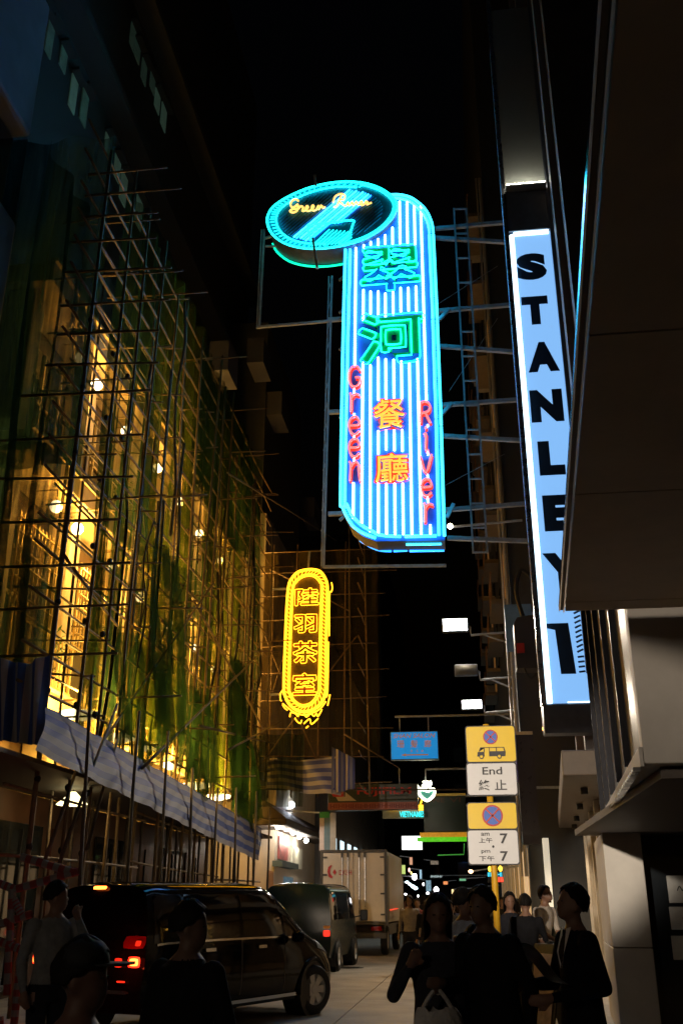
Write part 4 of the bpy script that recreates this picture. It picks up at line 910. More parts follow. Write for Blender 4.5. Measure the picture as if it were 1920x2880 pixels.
# dark green board with yellow and green edges
t, w, h, th = hang('green_board_sign', 'large dark green signboard edged in yellow and bright green below', 36, 1192, 2238, 1308, 2340)
MB().box((0, 0, 0), (w, .35, h)).build('case', M('board_green', (.012, .03, .022), .4), t, bevel=.02)
[put_text('lettering', c_, (w * a_, h * .82, w * b_, h * .95), M('dim_orange', (.12, .04, .02), .5), t, y=-.012) for c_, a_, b_ in (('ONE', .05, .5), ('VI', .62, .88))]
MB().box((-.15, .0, -.16), (w, .3, -.02)).build('yellow_edge', M('edge_yellow', (.5, .28, .03), .5, emit=.35, ecol=(1, .42, .02), var=.5, scale=4), t)
MB().box((-.25, -.02, -.32), (w * .98, .2, -.18)).build('green_edge', M('edge_green', (.1, .5, .02), .5, emit=.5, ecol=(.14, .9, .02), var=.6, scale=6), t)
MB().box((0, .02, h + .02), (w, .3, h + .09)).build('yellow_edge', M('edge_yellow2', (.4, .28, .05), .5, emit=.12, ecol=(1, .6, .1)), t)
MB().tube([(w * .3, -.02, -.78), (w * .9, -.02, -.76), (w * .92, -.02, -.4)], .02, 6).build('tube', M('tube_green_dim', (.1, .5, .1), .5, emit=.25, ecol=(.1, .7, .1)), t)
MB().bar((w * .8, .1, h), (RX - t.location.x, .1, h + .02), .08).build('support_arm', m_fr, t); 
# white light box
t, w, h, th = hang('white_light_box', 'blank bright white light box hanging below the green board', 37, 1129, 2350, 1187, 2391)
MB().box((0, 0, 0), (w, .2, h)).build('case', m_case, t); MB().box((.02, -.012, .02), (w - .02, -.002, h - .02)).build('face', M('white_face', (1, 1, 1), .4, emit=3, ecol=(.9, 1, 1), var=.02), t)
MB().bar((w, .1, h * .9), (RX - t.location.x, .1, h * .9), .05).build('support_arm', m_fr, t)
# traffic pole light cluster
def dots(name, label, cat, Y, items, post=None):
    px, py = items[0][:2]; p = at(px, py, Y=Y); t = thing(name, label, cat, p)
    for (x, y, wp, hp, c, e) in items:
        q = at(x, y, Y=Y) - p; s_ = Y / 2900; MB().sphere((q.x, q.y, q.z), (wp * s_ / 2, .04, hp * s_ / 2), 12, 8).build('glowing_globe', M('glow_%d_%d_%d' % tuple(int(v * 20) for v in c), c, .5, emit=e, ecol=c, var=0), t, smooth=True)
    MB().bar((0, .06, 0), post or (RX - p.x, .06, .2), .05).build('bracket', m_fr, t)
    return t
W1, C1, O1, R1, Y1 = (1, .97, 1), (.3, .8, 1), (1, .55, .15), (1, .12, .05), (1, .75, .2)
LXW = -6.6
def lpost(p_y, px, py): return None
dots('street_globe', 'round white globe light with a reddish rim beyond the truck', 'lamp', 44, [(1165, 2466, 15, 18, W1, 8), (1150, 2447, 6, 12, (1, .6, .5), 2)], (-1.5, .06, .1))
dots('shop_light_row', 'slanting row of cyan white shop lights left of the crowd', 'lamp', 46, [(1144, 2481, 10, 7, (.7, .95, 1), 5), (1152, 2487, 10, 7, (.7, .95, 1), 5), (1160, 2493, 12, 9, (.7, .95, 1), 6), (1168, 2498, 12, 9, (.7, .95, 1), 6)], (-1.5, .06, .1))
dots('headlight_glare', 'bright white headlight glare above the woman in front', 'lamp', 40, [(1226, 2502, 14, 16, W1, 14)], (0, .06, -.7))
dots('amber_lamp', 'small amber lamp left of the parking sign post', 'lamp', 40, [(1323, 2451, 13, 10, (1, .6, .3), 6)], (1.4, .06, .2))
dots('far_shop_sparkle', 'cluster of small white lights low beyond the truck', 'lamp', 48, [(1140, 2515, 7, 5, W1, 5), (1190, 2487, 5, 8, W1, 4), (1202, 2512, 9, 7, (.9, .9, 1), 5), (1186, 2531, 7, 5, C1, 4), (1175, 2520, 4, 6, W1, 4), (1258, 2545, 4, 7, W1, 2), (1156, 2455, 4, 8, Y1, 3)], (-1.2, .06, .1))
dots('lantern_pair', 'pair of amber lanterns either side of the yellow sign post', 'lamp', 30, [(1376, 2444, 9, 15, (1, .6, .05), 3), (1406, 2443, 11, 16, (1, .6, .05), 3)], (1.1, .06, .1))
dots('bulb_at_sign_edge', 'single warm bulb just off the right edge of the blue neon sign', 'lamp', 24, [(1265, 1480, 18, 20, (1, .85, .6), 12)], (1.9, .06, .1))
dots('small_amber_spot', 'tiny amber bulb under the pylon foot', 'lamp', 23, [(1527, 2050, 7, 12, (1, .5, .1), 5)], (.6, .06, 0))
t, w, h, th = hang('sign_cluster', 'small far sign of cyan letters over a red patch', 45, 1371, 2452, 1412, 2482)
MB().box((0, 0, 0), (w, .1, h)).build('board', m_dk, t); put_text('lettering', 'IIHIIHI', (w * .02, h * .55, w * .95, h * .95), M('cyan_led', (.1, .7, .9), .5, emit=1.6, ecol=(.05, .6, .8), quiet=True), t, y=-.02, offset=.02)
[put_text('lettering', c_, (w * u_, h * .05, w * (u_ + .17), h * .5), M('red_led', (1, .1, .05), .5, emit=2, ecol=(1, .06, .03), quiet=True), t, y=-.02, offset=.02) for c_, u_ in (('I', .64), ('I', .84))]; MB().bar((w, .05, h), (RX - t.location.x, .05, h), .04).build('support_arm', m_fr, t)
t, w, h, th = hang('far_white_letters', 'short row of faint white letters far down the street', 58, 1210, 2462, 1242, 2468)
MB().box((0, .0, -.05), (w, .08, h + .05)).build('board', m_dk, t); put_text('lettering', 'IIHIIIHII', (0, 0, w, h), M('white_led', (.8, .9, .9), .5, emit=.8, ecol=(.7, .9, .9), quiet=True), t, y=-.02, shear=.2); MB().bar((w, .05, h), (RX - t.location.x, .05, h), .04).build('support_arm', m_fr, t)
t, w, h, th = hang('cyan_banner', 'small bright cyan banner right of the parking sign', 34, 1479, 2378, 1492, 2408); MB().box((0, 0, 0), (w, .08, h)).build('face', M('cyan_face', (.05, .6, .8), .4, emit=1.1, ecol=(.02, .62, .9), var=.3), t)
MB().bar((w, .04, h), (w + .3, .04, h), .04).build('support_arm', m_fr, t)
t, w, h, th = hang('white_strip_sign', 'tall white lit strip sign just right of the parking sign', 33, 1459, 2290, 1474, 2400); MB().box((0, 0, 0), (w, .08, h)).build('face', M('strip_face', (.8, .8, .75), .4, emit=.8, ecol=(1, .96, .88), var=.3, scale=2), t)
MB().bar((w, .04, h), (w + .3, .04, h), .04).build('support_arm', m_fr, t)
t, w, h, th = hang('dark_blade_sign', 'dark vertical blade sign with blue purple edge beside the parking sign', 25, 1470, 2060, 1496, 2375)
MB().box((0, 0, 0), (w, .3, h)).build('body', M('blade_dark', (.03, .025, .035), .3), t); MB().box((-.03, -.02, h * .55), (-.005, .25, h)).build('edge_strip', M('blade_edge', (.1, .08, .35), .3), t); MB().box((-.01, -.03, h * .98), (w, .28, h * 1.01)).build('cap', m_cream, t)
MB().bar((w, .1, h * .5), (w + .8, .1, h * .5), .06).build('support_arm', m_fr, t)

# ---------------------------------------------------------------- left hand shops beyond the scaffold
l3 = thing('spotlit_shop', 'pale corner shop with a row of spotlights under its dark eaves', 'shop', (-6.2, 30.2, .12))
m_pale = M('pale_render', (.55, .47, .38), .7, var=.15, scale=1.5)
MB().box((-6, 0, 0), (0, 9, 4.4)).build('wall', m_pale, l3); MB().box((-6, .3, 4.42), (-.3, 9, 14)).build('upper_wall', M('upper_render', (.32, .26, .18), .8, var=.3, scale=1.2), l3)
MB().box((-.5, -.4, 3.55), (.75, 9.3, 3.75)).build('eaves', M('eaves_dark', (.045, .03, .022), .6), l3, bevel=.03); MB().prism([(0.0, 3.76), (.74, 3.76), (0, 4.3)], -.4, 9.3).build('eaves_roof', MATS['eaves_dark'], l3)
spots = [(782, 2325), (804, 2329), (824, 2341), (842, 2353), (861, 2364)]
for i, (px, py) in enumerate(spots):
    p = at(px, py, X=-5.75)
    s_ = MB().sphere((0, 0, 0), .085, 10, 7).build('spotlight', M('spot_lit', (1, 1, 1), .5, emit=16, ecol=(1, .96, .9), var=0), l3, smooth=True, loc=p - l3.location)
    MB().tube([(0, 0, .06), (0, 0, 3.67 - (p.z - .0))], .012, 5).build('drop_rod', m_dark, s_)
    lamp('spotlight_glow', 'POINT', (-.1, 0, -.12), 30, (1, .88, .72), s_, .06)
for k, (y0, y1, c) in enumerate(((.5, 1.5, (.5, .2, .03)), (2.0, 3.0, (.45, .2, .05)), (5.2, 6.2, (.25, .35, .5)))):
    MB().box((.01, y0, .9), (.03, y1, 2.3)).build('poster', M('poster_%d' % k, c, .5, var=.3, scale=3), l3)
put_text('poster_lettering', '7', (-.95, .0, -.25, .6), m_dark, l3, y=-.03).rotation_euler = (0, 0, R(90)); l3.children[-1].location = (.05, 1.5, 1.4)
MB().box((.01, 1.55, .05), (.04, 1.95, 2.6)).build('door', M('teal_door', (.08, .16, .18), .4), l3); MB().box((.01, 3.1, .05), (.05, 5.0, 2.2)).build('window', M('cool_window', (.2, .3, .35), .2, emit=.12, ecol=(.5, .8, 1), var=.6), l3)
MB().box((.02, 1.3, 2.45), (.35, 4.3, 2.62)).build('shelf_awning', M('teal_awning', (.05, .09, .10), .5), l3); MB().box((.05, 4.4, 2.5), (.12, 6.4, 3.2)).build('sign_panel', M('cream_sign', (.7, .68, .55), .5), l3); MB().box((.05, 2.0, 2.7), (.1, 3.6, 3.4)).build('picture_panel', M('picture_red', (.4, .08, .07), .5, var=.9, scale=3), l3)
p = at(819, 2263, X=-6.1); s_ = MB().sphere((0, 0, 0), .12, 10, 7).build('bulkhead_light', M('blue_white_lamp', (.8, .85, 1), .5, emit=14, ecol=(.85, .9, 1), var=0), l3, smooth=True, loc=p - l3.location)
lamp('bulkhead_glow', 'POINT', (.15, 0, 0), 25, (.8, .88, 1), s_, .08)
# vertical banner and deep dark shop next door
t, w, h, th = hang('tall_banner', 'tall pale banner with blue centre and green top left of the truck', 33.5, 898, 2285, 944, 2392)
MB().box((0, 0, 0), (w * .28, .1, h)).build('panel', M('ban_white', (.5, .42, .38), .6), t); MB().box((w * .285, .0, 0), (w * .65, .1, h * .96)).build('panel', M('ban_blue', (.10, .17, .20), .6), t); MB().box((w * .655, .0, 0), (w, .1, h)).build('panel', M('ban_grey', (.42, .40, .36), .6), t)
MB().box((-.0, -.01, h * .86), (w * .6, .11, h * 1.02)).build('panel', M('ban_green', (.03, .28, .06), .6), t); MB().bar((0, .05, h), (-1.4, .05, h + .1), .05).build('support_arm', m_fr, t)
l4 = thing('arcade_shop', 'far left shop with tall bright white windows and string of bulbs', 'shop', (-5.6, 40, .12))
MB().box((-6, 0, 0), (0, 22, 12)).build('wall', M('arcade_wall', (.10, .09, .08), .7), l4)
for k in range(6):
    y = 1 + k * 2.6; MB().box((.01, y, 1.6), (.04, y + 1.2, 3.9)).build('window', M('arcade_lit', (.7, .85, .9), .4, emit=1.3, ecol=(.70, .92, 1), var=.3), l4)
    MB().sphere((.4, y + 6, 3.6), .09, 8, 6).build('bulb', M('bulb_far', (1, .9, .7), .5, emit=7, ecol=(1, .85, .6), var=0), l4)
# small lit signs and windows far along
FS = [(1128, 2432, 12, 26, (.6, .75, .2), .5, 'tiny olive lit sign right of the truck top'), (1150, 2410, 10, 22, (1, .5, .3), .35, 'tiny amber blade sign above the globe light'), (1178, 2445, 8, 26, (.5, .8, 1), .35, 'tiny pale blue blade sign right of the globe light'), (1196, 2475, 16, 30, (.35, .6, .75), .25, 'dim teal shop window far along on the left'), (1245, 2478, 14, 10, (.9, .3, .1), .6, 'tiny red lit sign far down the street centre'), (1268, 2500, 8, 14, (1, .75, .35), .8, 'tiny amber shop glow left of the pale blue shirt'), (1290, 2470, 20, 8, (.25, .7, .4), .3, 'dim green strip sign high above the pale blue shirt'), (1340, 2492, 14, 10, (1, .6, .25), .6, 'small amber window left of the sign post'), (1425, 2470, 8, 34, (1, .55, .2), .5, 'thin amber strip right of the sign post'), (1440, 2420, 7, 60, (.45, .3, .5), .2, 'dim violet blade sign beside the white strip'), (1209, 2420, 24, 12, (.5, .4, .3), .15, 'dull brown board under the white light box')]
for x, y, w_, h_, c, e, lb in FS:
    Y = 52 + (x % 7); p = at(x, y, Y=Y); k = Y / 2900; t = thing('far_sign', lb, 'sign', (p.x, Y, p.z), group='small signs far down the street')
    MB().box((0, 0, -h_ * k), (w_ * k, .12, 0)).build('case', m_dk, t); MB().box((.02, -.02, -h_ * k + .02), (w_ * k - .02, -.003, -.02)).build('face', M('far_%d' % x, c, .5, emit=e * 1.6, ecol=c, var=.7, scale=5), t)
    MB().bar((w_ * k / 2, .06, -.02), (w_ * k / 2 + (.6 if x < 1250 else 1.2) * (-1 if x < 1230 else 1), .06, .05), .04).build('bracket', m_fr, t)
# far dark blocks
for i, (x0, x1, y0, y1, z, lb) in enumerate(((-16, -5.4, 64, 90, 26, 'far dark block closing the left side of the street'), (-5.3, 9, 110, 125, 22, 'far dark block at the end of the street'), (2.2, 16, 62, 100, 34, 'far dark block behind the balcony building'))):
    t = thing('far_block', lb, 'building', (x0, y0, 0)); MB().box((0, 0, 0), (x1 - x0, y1 - y0, z)).build('wall', m_dk, t)
    for zz in range(4, int(z) - 3, 4):
        for k in range(4):
            xx = .8 + k * (x1 - x0 - 2) / 4; MB().box((xx, -.05, zz), (xx + 1.1, -.01, zz + 1.6)).build('window', m_glass, t)
d5 = thing('balcony_tower', 'dark tower with pale boxed balconies left of the blue neon sign', 'building', (-9.6, 32, 4))
MB().box((-6, 0, 0), (2.6, 8, 19)).build('wall', m_dk, d5)
for i, (px, py, w_, h_) in enumerate(((610, 1030, 85, 55), (712, 1010, 30, 30), (765, 1155, 38, 24), (860, 1440, 40, 20))):
    p = at(px, py, X=-6.9) - d5.location; MB().box((2.61, p.y - .6, p.z - .5), (3.2, p.y + .6 + i * .2, p.z + .5)).build('balcony_box', M('balcony_pale', (.07, .07, .085), .7), d5)
# ================================================================ VEHICLES
m_blk = M('black_paint', (.004, .004, .005), .07, spec=.13, var=.1)
m_win = M('tinted_glass', (.003, .004, .005), .05, spec=.45, var=.05)
m_tyre = M('tyre', (.015, .015, .015), .8, bump=.2); m_alloy = M('alloy', (.70, .68, .65), .35, metal=.25)
m_trimk = M('black_trim', (.01, .01, .011), .5)
class Shell:
    def __init__(s, ST): s.ST = ST
    def P(s, i, j, side=1):
        ST = s.ST; n = len(ST); i0 = max(0, min(n - 2, int(math.floor(i)))); t = i - i0
        def row(k):
            r = [Vector(p) for p in ST[max(0, min(n - 1, k))]]; m = len(r); j0 = max(0, min(m - 2, int(math.floor(j)))); u = j - j0
            a = r[max(0, j0 - 1)]; b = r[j0]; c = r[j0 + 1]; d = r[j0 + 2] if j0 + 2 < m else Vector((-r[m - 2].x, r[m - 2].y, r[m - 2].z))
            return .5 * ((2 * b) + (c - a) * u + (2 * a - 5 * b + 4 * c - d) * u * u + (3 * b - a - 3 * c + d) * u ** 3)
        a, b, c, d = row(i0 - 1), row(i0), row(i0 + 1), row(i0 + 2)
        if i0 == 0: a = b * 2 - c
        if i0 == n - 2: d = c * 2 - b
        v = .5 * ((2 * b) + (c - a) * t + (2 * a - 5 * b + 4 * c - d) * t * t + (3 * b - a - 3 * c + d) * t ** 3)
        return Vector((v.x * side, v.y, v.z))
    def patch(s, i0, i1, j0, j1, side=1, off=.006, n=10, m=5):
        e = .02; c = Vector((0, 0, .9)); mb = MB()
        def f(u, v):
            i = i0 + (i1 - i0) * u; j = j0 + (j1 - j0) * v; p = s.P(i, j, side)
            nn = (s.P(i + e, j, side) - s.P(i - e, j, side)).cross(s.P(i, j + e, side) - s.P(i, j - e, side))
            nn = nn.normalized() if nn.length > 1e-9 else Vector((side, 0, 0))
            if nn.dot(p - Vector((0, p.y, .7))) < 0: nn = -nn
            return p + nn * off
        return mb.grid(f, n, m)
    def body(s, res=3):
        n = len(s.ST); m = len(s.ST[0]); mb = MB(); NU = (n - 1) * res; NV = (m - 1) * res
        for side in (1, -1): mb.grid(lambda u, v: s.P(u * (n - 1), v * (m - 1), side), NU, NV)
        for i in (0, n - 1):                         # end faces
            mb.grid(lambda u, v: s.P(i, v * (m - 1), 1).lerp(s.P(i, v * (m - 1), -1), u) + Vector((0, (-.05 if i == 0 else .05) * math.sin(u * math.pi), 0)), 10, NV)
        mb.uv = {}
        return mb
def wheel(parent, c, side, r=.33, steer=0, spokes=7):
    w = bpy.data.objects.new('wheel', None); w.empty_display_size = .1; col.objects.link(w); w.parent = parent; w.location = c; w.rotation_euler = (0, 0, steer)
    s_ = side
    prof = [(r * .62, -.10), (r * .9, -.11), (r, -.07), (r, .07), (r * .9, .11), (r * .62, .10)]
    MB().lathe([(a, b * s_) for a, b in prof], axis='x', n=28, caps=False).build('tyre', m_tyre, w, smooth=True)
    mb = MB().lathe([(r * .60, -.02 * s_), (r * .66, .09 * s_), (r * .63, .095 * s_), (r * .58, .03 * s_)], axis='x', n=28, caps=False)
    for k in range(spokes):
        a = 2 * math.pi * k / spokes; d = Vector((0, math.cos(a), math.sin(a))); tn = Vector((0, -d.z, d.y))
        x0 = .075 * s_; p = [d * r * .1 - tn * .03, d * r * .62 - tn * .055, d * r * .62 + tn * .055, d * r * .1 + tn * .03]
        mb.add([q + Vector((x0, 0, 0)) for q in p] + [q + Vector((x0 - .04 * s_, 0, 0)) for q in p], [(0, 1, 2, 3), (7, 6, 5, 4), (0, 4, 5, 1), (2, 6, 7, 3), (1, 5, 6, 2)])
    mb.lathe([(.06, .06 * s_), (.055, .085 * s_), (.0, .09 * s_)], axis='x', n=14)
    mb.build('rim', m_alloy, w); MB().lathe([(r * .6, -.02 * s_), (r * .6, .0)], axis='x', n=24).build('brake_disc', m_trimk, w)
    return w
def yoff(pts, y): return [(x, y + dy, z) for x, dy, z in pts]
mid = [(.86, 0, .24), (.90, 0, .50), (.905, 0, .80), (.89, 0, 1.04), (.83, 0, 1.38), (.72, 0, 1.66), (.47, 0, 1.745), (0, 0, 1.77)]
ST = [[(.82, .10, .30), (.87, 0, .50), (.885, .02, .76), (.87, .05, 1.0), (.80, .12, 1.38), (.67, .20, 1.62), (.45, .22, 1.70), (0, .22, 1.72)],
      yoff([(x * .99, 0, z - .01) for x, _, z in mid], .5), yoff(mid, 1.4), yoff(mid, 2.4),
      [(.86, 3.2, .24), (.90, 3.2, .5), (.905, 3.2, .8), (.88, 3.2, 1.03), (.81, 3.15, 1.36), (.69, 3.0, 1.62), (.45, 2.9, 1.71), (0, 2.85, 1.74)],
      [(.86, 3.75, .24), (.90, 3.75, .5), (.90, 3.75, .78), (.86, 3.78, .98), (.76, 3.75, 1.12), (.60, 3.65, 1.25), (.38, 3.6, 1.30), (0, 3.58, 1.32)],
      [(.83, 4.4, .25), (.86, 4.4, .48), (.84, 4.38, .70), (.76, 4.36, .86), (.62, 4.36, .93), (.48, 4.36, .96), (.3, 4.36, .98), (0, 4.36, .99)],
      [(.60, 4.72, .26), (.64, 4.78, .44), (.62, 4.76, .58), (.54, 4.72, .68), (.44, 4.72, .73), (.33, 4.73, .75), (.2, 4.74, .76), (0, 4.75, .77)]]
phi = R(22)
fw = Vector((-2.39, 15.53, 0)); dirv = Vector((math.sin(phi), math.cos(phi), 0)); rt = Vector((math.cos(phi), -math.sin(phi), 0))
mv_o = fw - dirv * 3.85 - rt * .90
mv = thing('people_carrier', 'glossy black people carrier pulling out with red brake lights on', 'car', mv_o, -phi)
sh_ = Shell(ST); sh_.body(4).build('body', m_blk, mv, smooth=True)
for sd in (1, -1):
    for i0, i1 in ((.35, 1.35), (1.42, 2.55), (2.62, 3.75)): sh_.patch(i0, i1, 3.12, 4.75, sd, n=12).build('side_window', m_win, mv, smooth=True)
    sh_.patch(3.85, 4.55, 3.15, 3.9, sd).build('quarter_light', m_win, mv, smooth=True)
    for i_ in (1.39, 2.58, 3.8): sh_.patch(i_ - .012, i_ + .012, .6, 3.1, sd, .003, 2, 8).build('door_gap', m_trimk, mv)
    sh_.patch(.9, 4.9, .25, .42, sd, .02, 20, 2).build('sill_strip', m_chrome if sd == 1 else m_trimk, mv, smooth=True)
    for i_ in (1.75, 2.95): sh_.patch(i_, i_ + .22, 2.55, 2.72, sd, .03, 4, 2).build('door_handle', m_chrome, mv, smooth=True)
    sh_.patch(.5, 4.2, 3.02, 3.1, sd, .008, 24, 1).build('belt_strip', m_chrome, mv, smooth=True)
    for y in (.95, 3.85):
        c = Vector((sd * .86, y, .33)); wheel(mv, c, sd, steer=R(-16) if y > 3 else 0)
        q = [(sd * .90, y + .40 * math.cos(R(a)), .34 + .40 * math.sin(R(a))) for a in range(-8, 189, 14)]
        MB().tube(q, .035, 6).build('wheel_arch', m_blk, mv, smooth=True)
        MB().lathe([(.39, sd * .6), (.39, sd * .909)], (0, y, .34), 'x', 24).build('arch_liner', m_trimk, mv)
    MB().sphere((sd * 1.02, 3.22, 1.05), (.11, .07, .08)).build('mirror', m_blk, mv, smooth=True)
    sh_.patch(5.4, 6.3, 2.6, 3.5, sd, .012, 8, 4).build('headlight', M('clear_lens', (.5, .52, .55), .1, spec=.9), mv, smooth=True)
# rear glazing and lamps
m_red = M('tail_red', (.25, .005, .005), .2); m_redlit = M('tail_lit', (.8, .05, .03), .3, emit=2.0, ecol=(1, .03, .01), var=.6, scale=40); m_redhot = M('tail_hot', (1, .3, .05), .3, emit=9, ecol=(1, .16, .02), var=0)
def rear(x0, x1, z0, z1, name, m, dy=-.02, th=.02, parent=mv):
    def f(u, v):
        a_, b_ = 2 * u - 1, 2 * v - 1; f_ = .42 if abs(x1 - x0) < .4 else .3
        a_, b_ = a_ * math.sqrt(1 - f_ * b_ * b_ / 2), b_ * math.sqrt(1 - f_ * a_ * a_ / 2); u, v = (a_ + 1) / 2, (b_ + 1) / 2
        x = x0 + (x1 - x0) * u; z = z0 + (z1 - z0) * v; y = max(.02, (z - 1.0) * .36 + .05) if z > 1 else .02
        return Vector((x, y + dy - .06 * math.cos(x * 1.7), z))
    return MB().grid(f, 8, 4).build(name, m, parent, smooth=True)
rear(-.62, .62, 1.08, 1.52, 'rear_window', m_win)
for sd in (1, -1):
    rear(sd * .56, sd * .87, 1.00, 1.14, 'tail_lamp', m_red, -.03)
    rear(sd * .50, sd * .61, .80, .90, 'tail_lamp', M('tail_dim', (.4, .02, .01), .3, emit=.9, ecol=(1, .03, .01), var=.9, scale=60), -.04)
    rear(sd * .69, sd * .86, .80, .92, 'brake_lamp', m_redlit, -.04)
    rear(sd * .72, sd * .84, .82, .90, 'brake_bulb', m_redhot, -.05)
    rear(sd * .74, sd * .82, 1.03, 1.09, 'tail_lamp', MATS['tail_dim'], -.045)
    rear(sd * .56, sd * .68, .64, .66, 'reflector', M('tail_dim2', (.4, .02, .01), .3, emit=1.2, ecol=(1, .03, .01)), -.05)
rear(-.11, .11, 1.66, 1.70, 'high_brake_lamp', m_redhot, -.10); rear(-.2, .2, .66, .78, 'number_plate', M('plate_yellow', (.6, .4, .05), .5), -.05)
lamp('brake_glow', 'POINT', (.74, -.25, .88), 5, (1, .08, .02), mv, .06); lamp('brake_glow', 'POINT', (-.74, -.25, .88), 3, (1, .08, .02), mv, .06)
rear(-.75, .75, .52, .56, 'bumper_lip', m_chrome, -.06)

# van behind
midv = [(.80, 0, .3), (.84, 0, .55), (.845, 0, .85), (.84, 0, 1.1), (.80, 0, 1.5), (.74, 0, 1.82), (.5, 0, 1.93), (0, 0, 1.96)]
SV = [[(.79, .03, .35), (.83, 0, .55), (.835, 0, .85), (.83, .02, 1.1), (.78, .06, 1.5), (.71, .12, 1.82), (.48, .15, 1.92), (0, .15, 1.94)], yoff(midv, .4), yoff(midv, 1.8), yoff(midv, 3.2),
      [(.80, 4.0, .3), (.84, 4.0, .55), (.84, 4.0, .85), (.82, 4.0, 1.1), (.76, 3.85, 1.5), (.69, 3.6, 1.8), (.48, 3.5, 1.9), (0, 3.48, 1.92)],
      [(.72, 4.5, .32), (.77, 4.55, .55), (.75, 4.52, .85), (.70, 4.4, 1.1), (.6, 4.3, 1.2), (.5, 4.28, 1.22), (.3, 4.3, 1.24), (0, 4.3, 1.25)]]
vn = thing('panel_van', 'dark green van with a red tail light between black car and truck', 'van', (-4.15, 24.2, 0), R(-2))
m_vg = M('van_green', (.010, .022, .024), .2, spec=.35); sv = Shell(SV); sv.body(3).build('body', m_vg, vn, smooth=True)
for sd in (1, -1):
    for i0, i1 in ((.4, 1.4), (1.5, 2.6), (2.75, 3.7)): sv.patch(i0, i1, 3.1, 4.7, sd, n=8).build('side_window', m_win, vn, smooth=True)
    for y in (.85, 3.5): wheel(vn, (sd * .80, y, .33), sd, .33, spokes=5); MB().lathe([(.38, sd * .6), (.38, sd * .855)], (0, y, .35), 'x', 20).build('arch_liner', m_trimk, vn)
    MB().bar((sd * .80, 3.9, 1.15), (sd * 1.02, 3.95, 1.2), .03).build('mirror_arm', m_trimk, vn); MB().box((sd * 1.06 - .1, 3.92, 1.06), (sd * 1.06 + .1, 4.0, 1.34)).build('mirror', m_trimk, vn, bevel=.03)
    rear(sd * .66, sd * .82, .78, .92, 'tail_lamp', M('van_tail', (.4, .02, .01), .3, emit=1.2, ecol=(1, .04, .02)), -.03, parent=vn); rear(sd * .66, sd * .82, .95, 1.08, 'indicator', M('van_amber', (.4, .15, .02), .3, emit=.12, ecol=(1, .3, .05)), -.03, parent=vn)
rear(-.66, .66, 1.15, 1.7, 'rear_window', m_win, -.02, parent=vn); rear(-.78, .78, .38, .5, 'bumper', m_trimk, -.09, parent=vn)
rear(-.2, .2, .6, .72, 'number_plate', MATS['plate_yellow'], -.05, parent=vn)

# box truck
tk = thing('box_truck', 'white box truck with red logo on its rear doors', 'truck', (-3.68, 32, 0), R(-1))
m_tw = M('truck_white', (.62, .56, .48), .5, var=.12, scale=2); m_tf = M('truck_frame', (.05, .045, .04), .5)
MB().box((-1.04, .06, .95), (1.04, 5.6, 3.02)).build('box_body', m_tw, tk)
for a, b in (((-1.06, .0, .92), (-.98, .08, 3.06)), ((.98, .0, .92), (1.06, .08, 3.06)), ((-1.06, -.002, 2.985), (1.06, .082, 3.07)), ((-1.06, -.002, .88), (1.06, .1, .97))): MB().box(a, b).build('frame', m_tf, tk)
for sd in (-1, 1):
    d = MB().box((min(sd * .015, sd * .965), .01, .985), (max(sd * .015, sd * .965), .05, 2.97)).build('rear_door', m_tw, tk, bevel=.006)
    for u in (.18, .36): MB().tube([(sd * u, -.02, 1.0), (sd * u, -.02, 2.95)], .015, 6).build('lock_rod', m_steel, d); MB().box((sd * u - .03, -.05, 2.84), (sd * u + .03, .0, 2.98)).build('cam_keeper', m_tf, d)
    for z in (1.15, 1.75, 2.3, 2.82): MB().box((min(sd * .84, sd * .97), -.015, z), (max(sd * .84, sd * .97), .008, z + .05)).build('hinge', m_tf, d)
    MB().box((sd * .7 - .16, -.02, .72), (sd * .7 + .16, .03, .84)).build('tail_lamp', m_red, tk)
    for y in (1.1, 4.9): wheel(tk, (sd * .85, y, .42), sd, .42, spokes=6)
MB().box((.98, .3, 1.0), (1.045, .75, 2.9)).build('side_door', M('truck_grey', (.25, .25, .24), .5), tk); MB().tube([(1.06, .8, 1.3), (1.06, 3.4, 1.33)], .014, 6).build('marker_strip', M('marker_red', (1, .1, .05), .5, emit=1.2, ecol=(1, .06, .02)), tk)
MB().box((-.9, .4, .55), (.9, 6.4, .88)).build('chassis', m_tf, tk); MB().box((-.95, 5.75, .6), (.95, 7.3, 2.5)).build('cab', m_tw, tk, bevel=.12); MB().box((-1.0, -.05, .5), (1.0, .03, .66)).build('bumper', m_tf, tk)
m_lr = M('logo_red', (.45, .015, .03), .5)
put_text('lettering', 'DKSH', (-.46, 2.32, -.06, 2.47), m_lr, tk, y=-.003, depth=.004)
MB().prism([(-.83, 2.42), (-.80, 2.56), (-.70, 2.62), (-.68, 2.60), (-.74, 2.50), (-.74, 2.36), (-.66, 2.28), (-.68, 2.22), (-.78, 2.26)], -.005, -.001).build('logo', m_lr, tk); MB().prism([(-.66, 2.40), (-.6, 2.5), (-.54, 2.40), (-.6, 2.32)], -.005, -.001).build('logo', m_lr, tk)

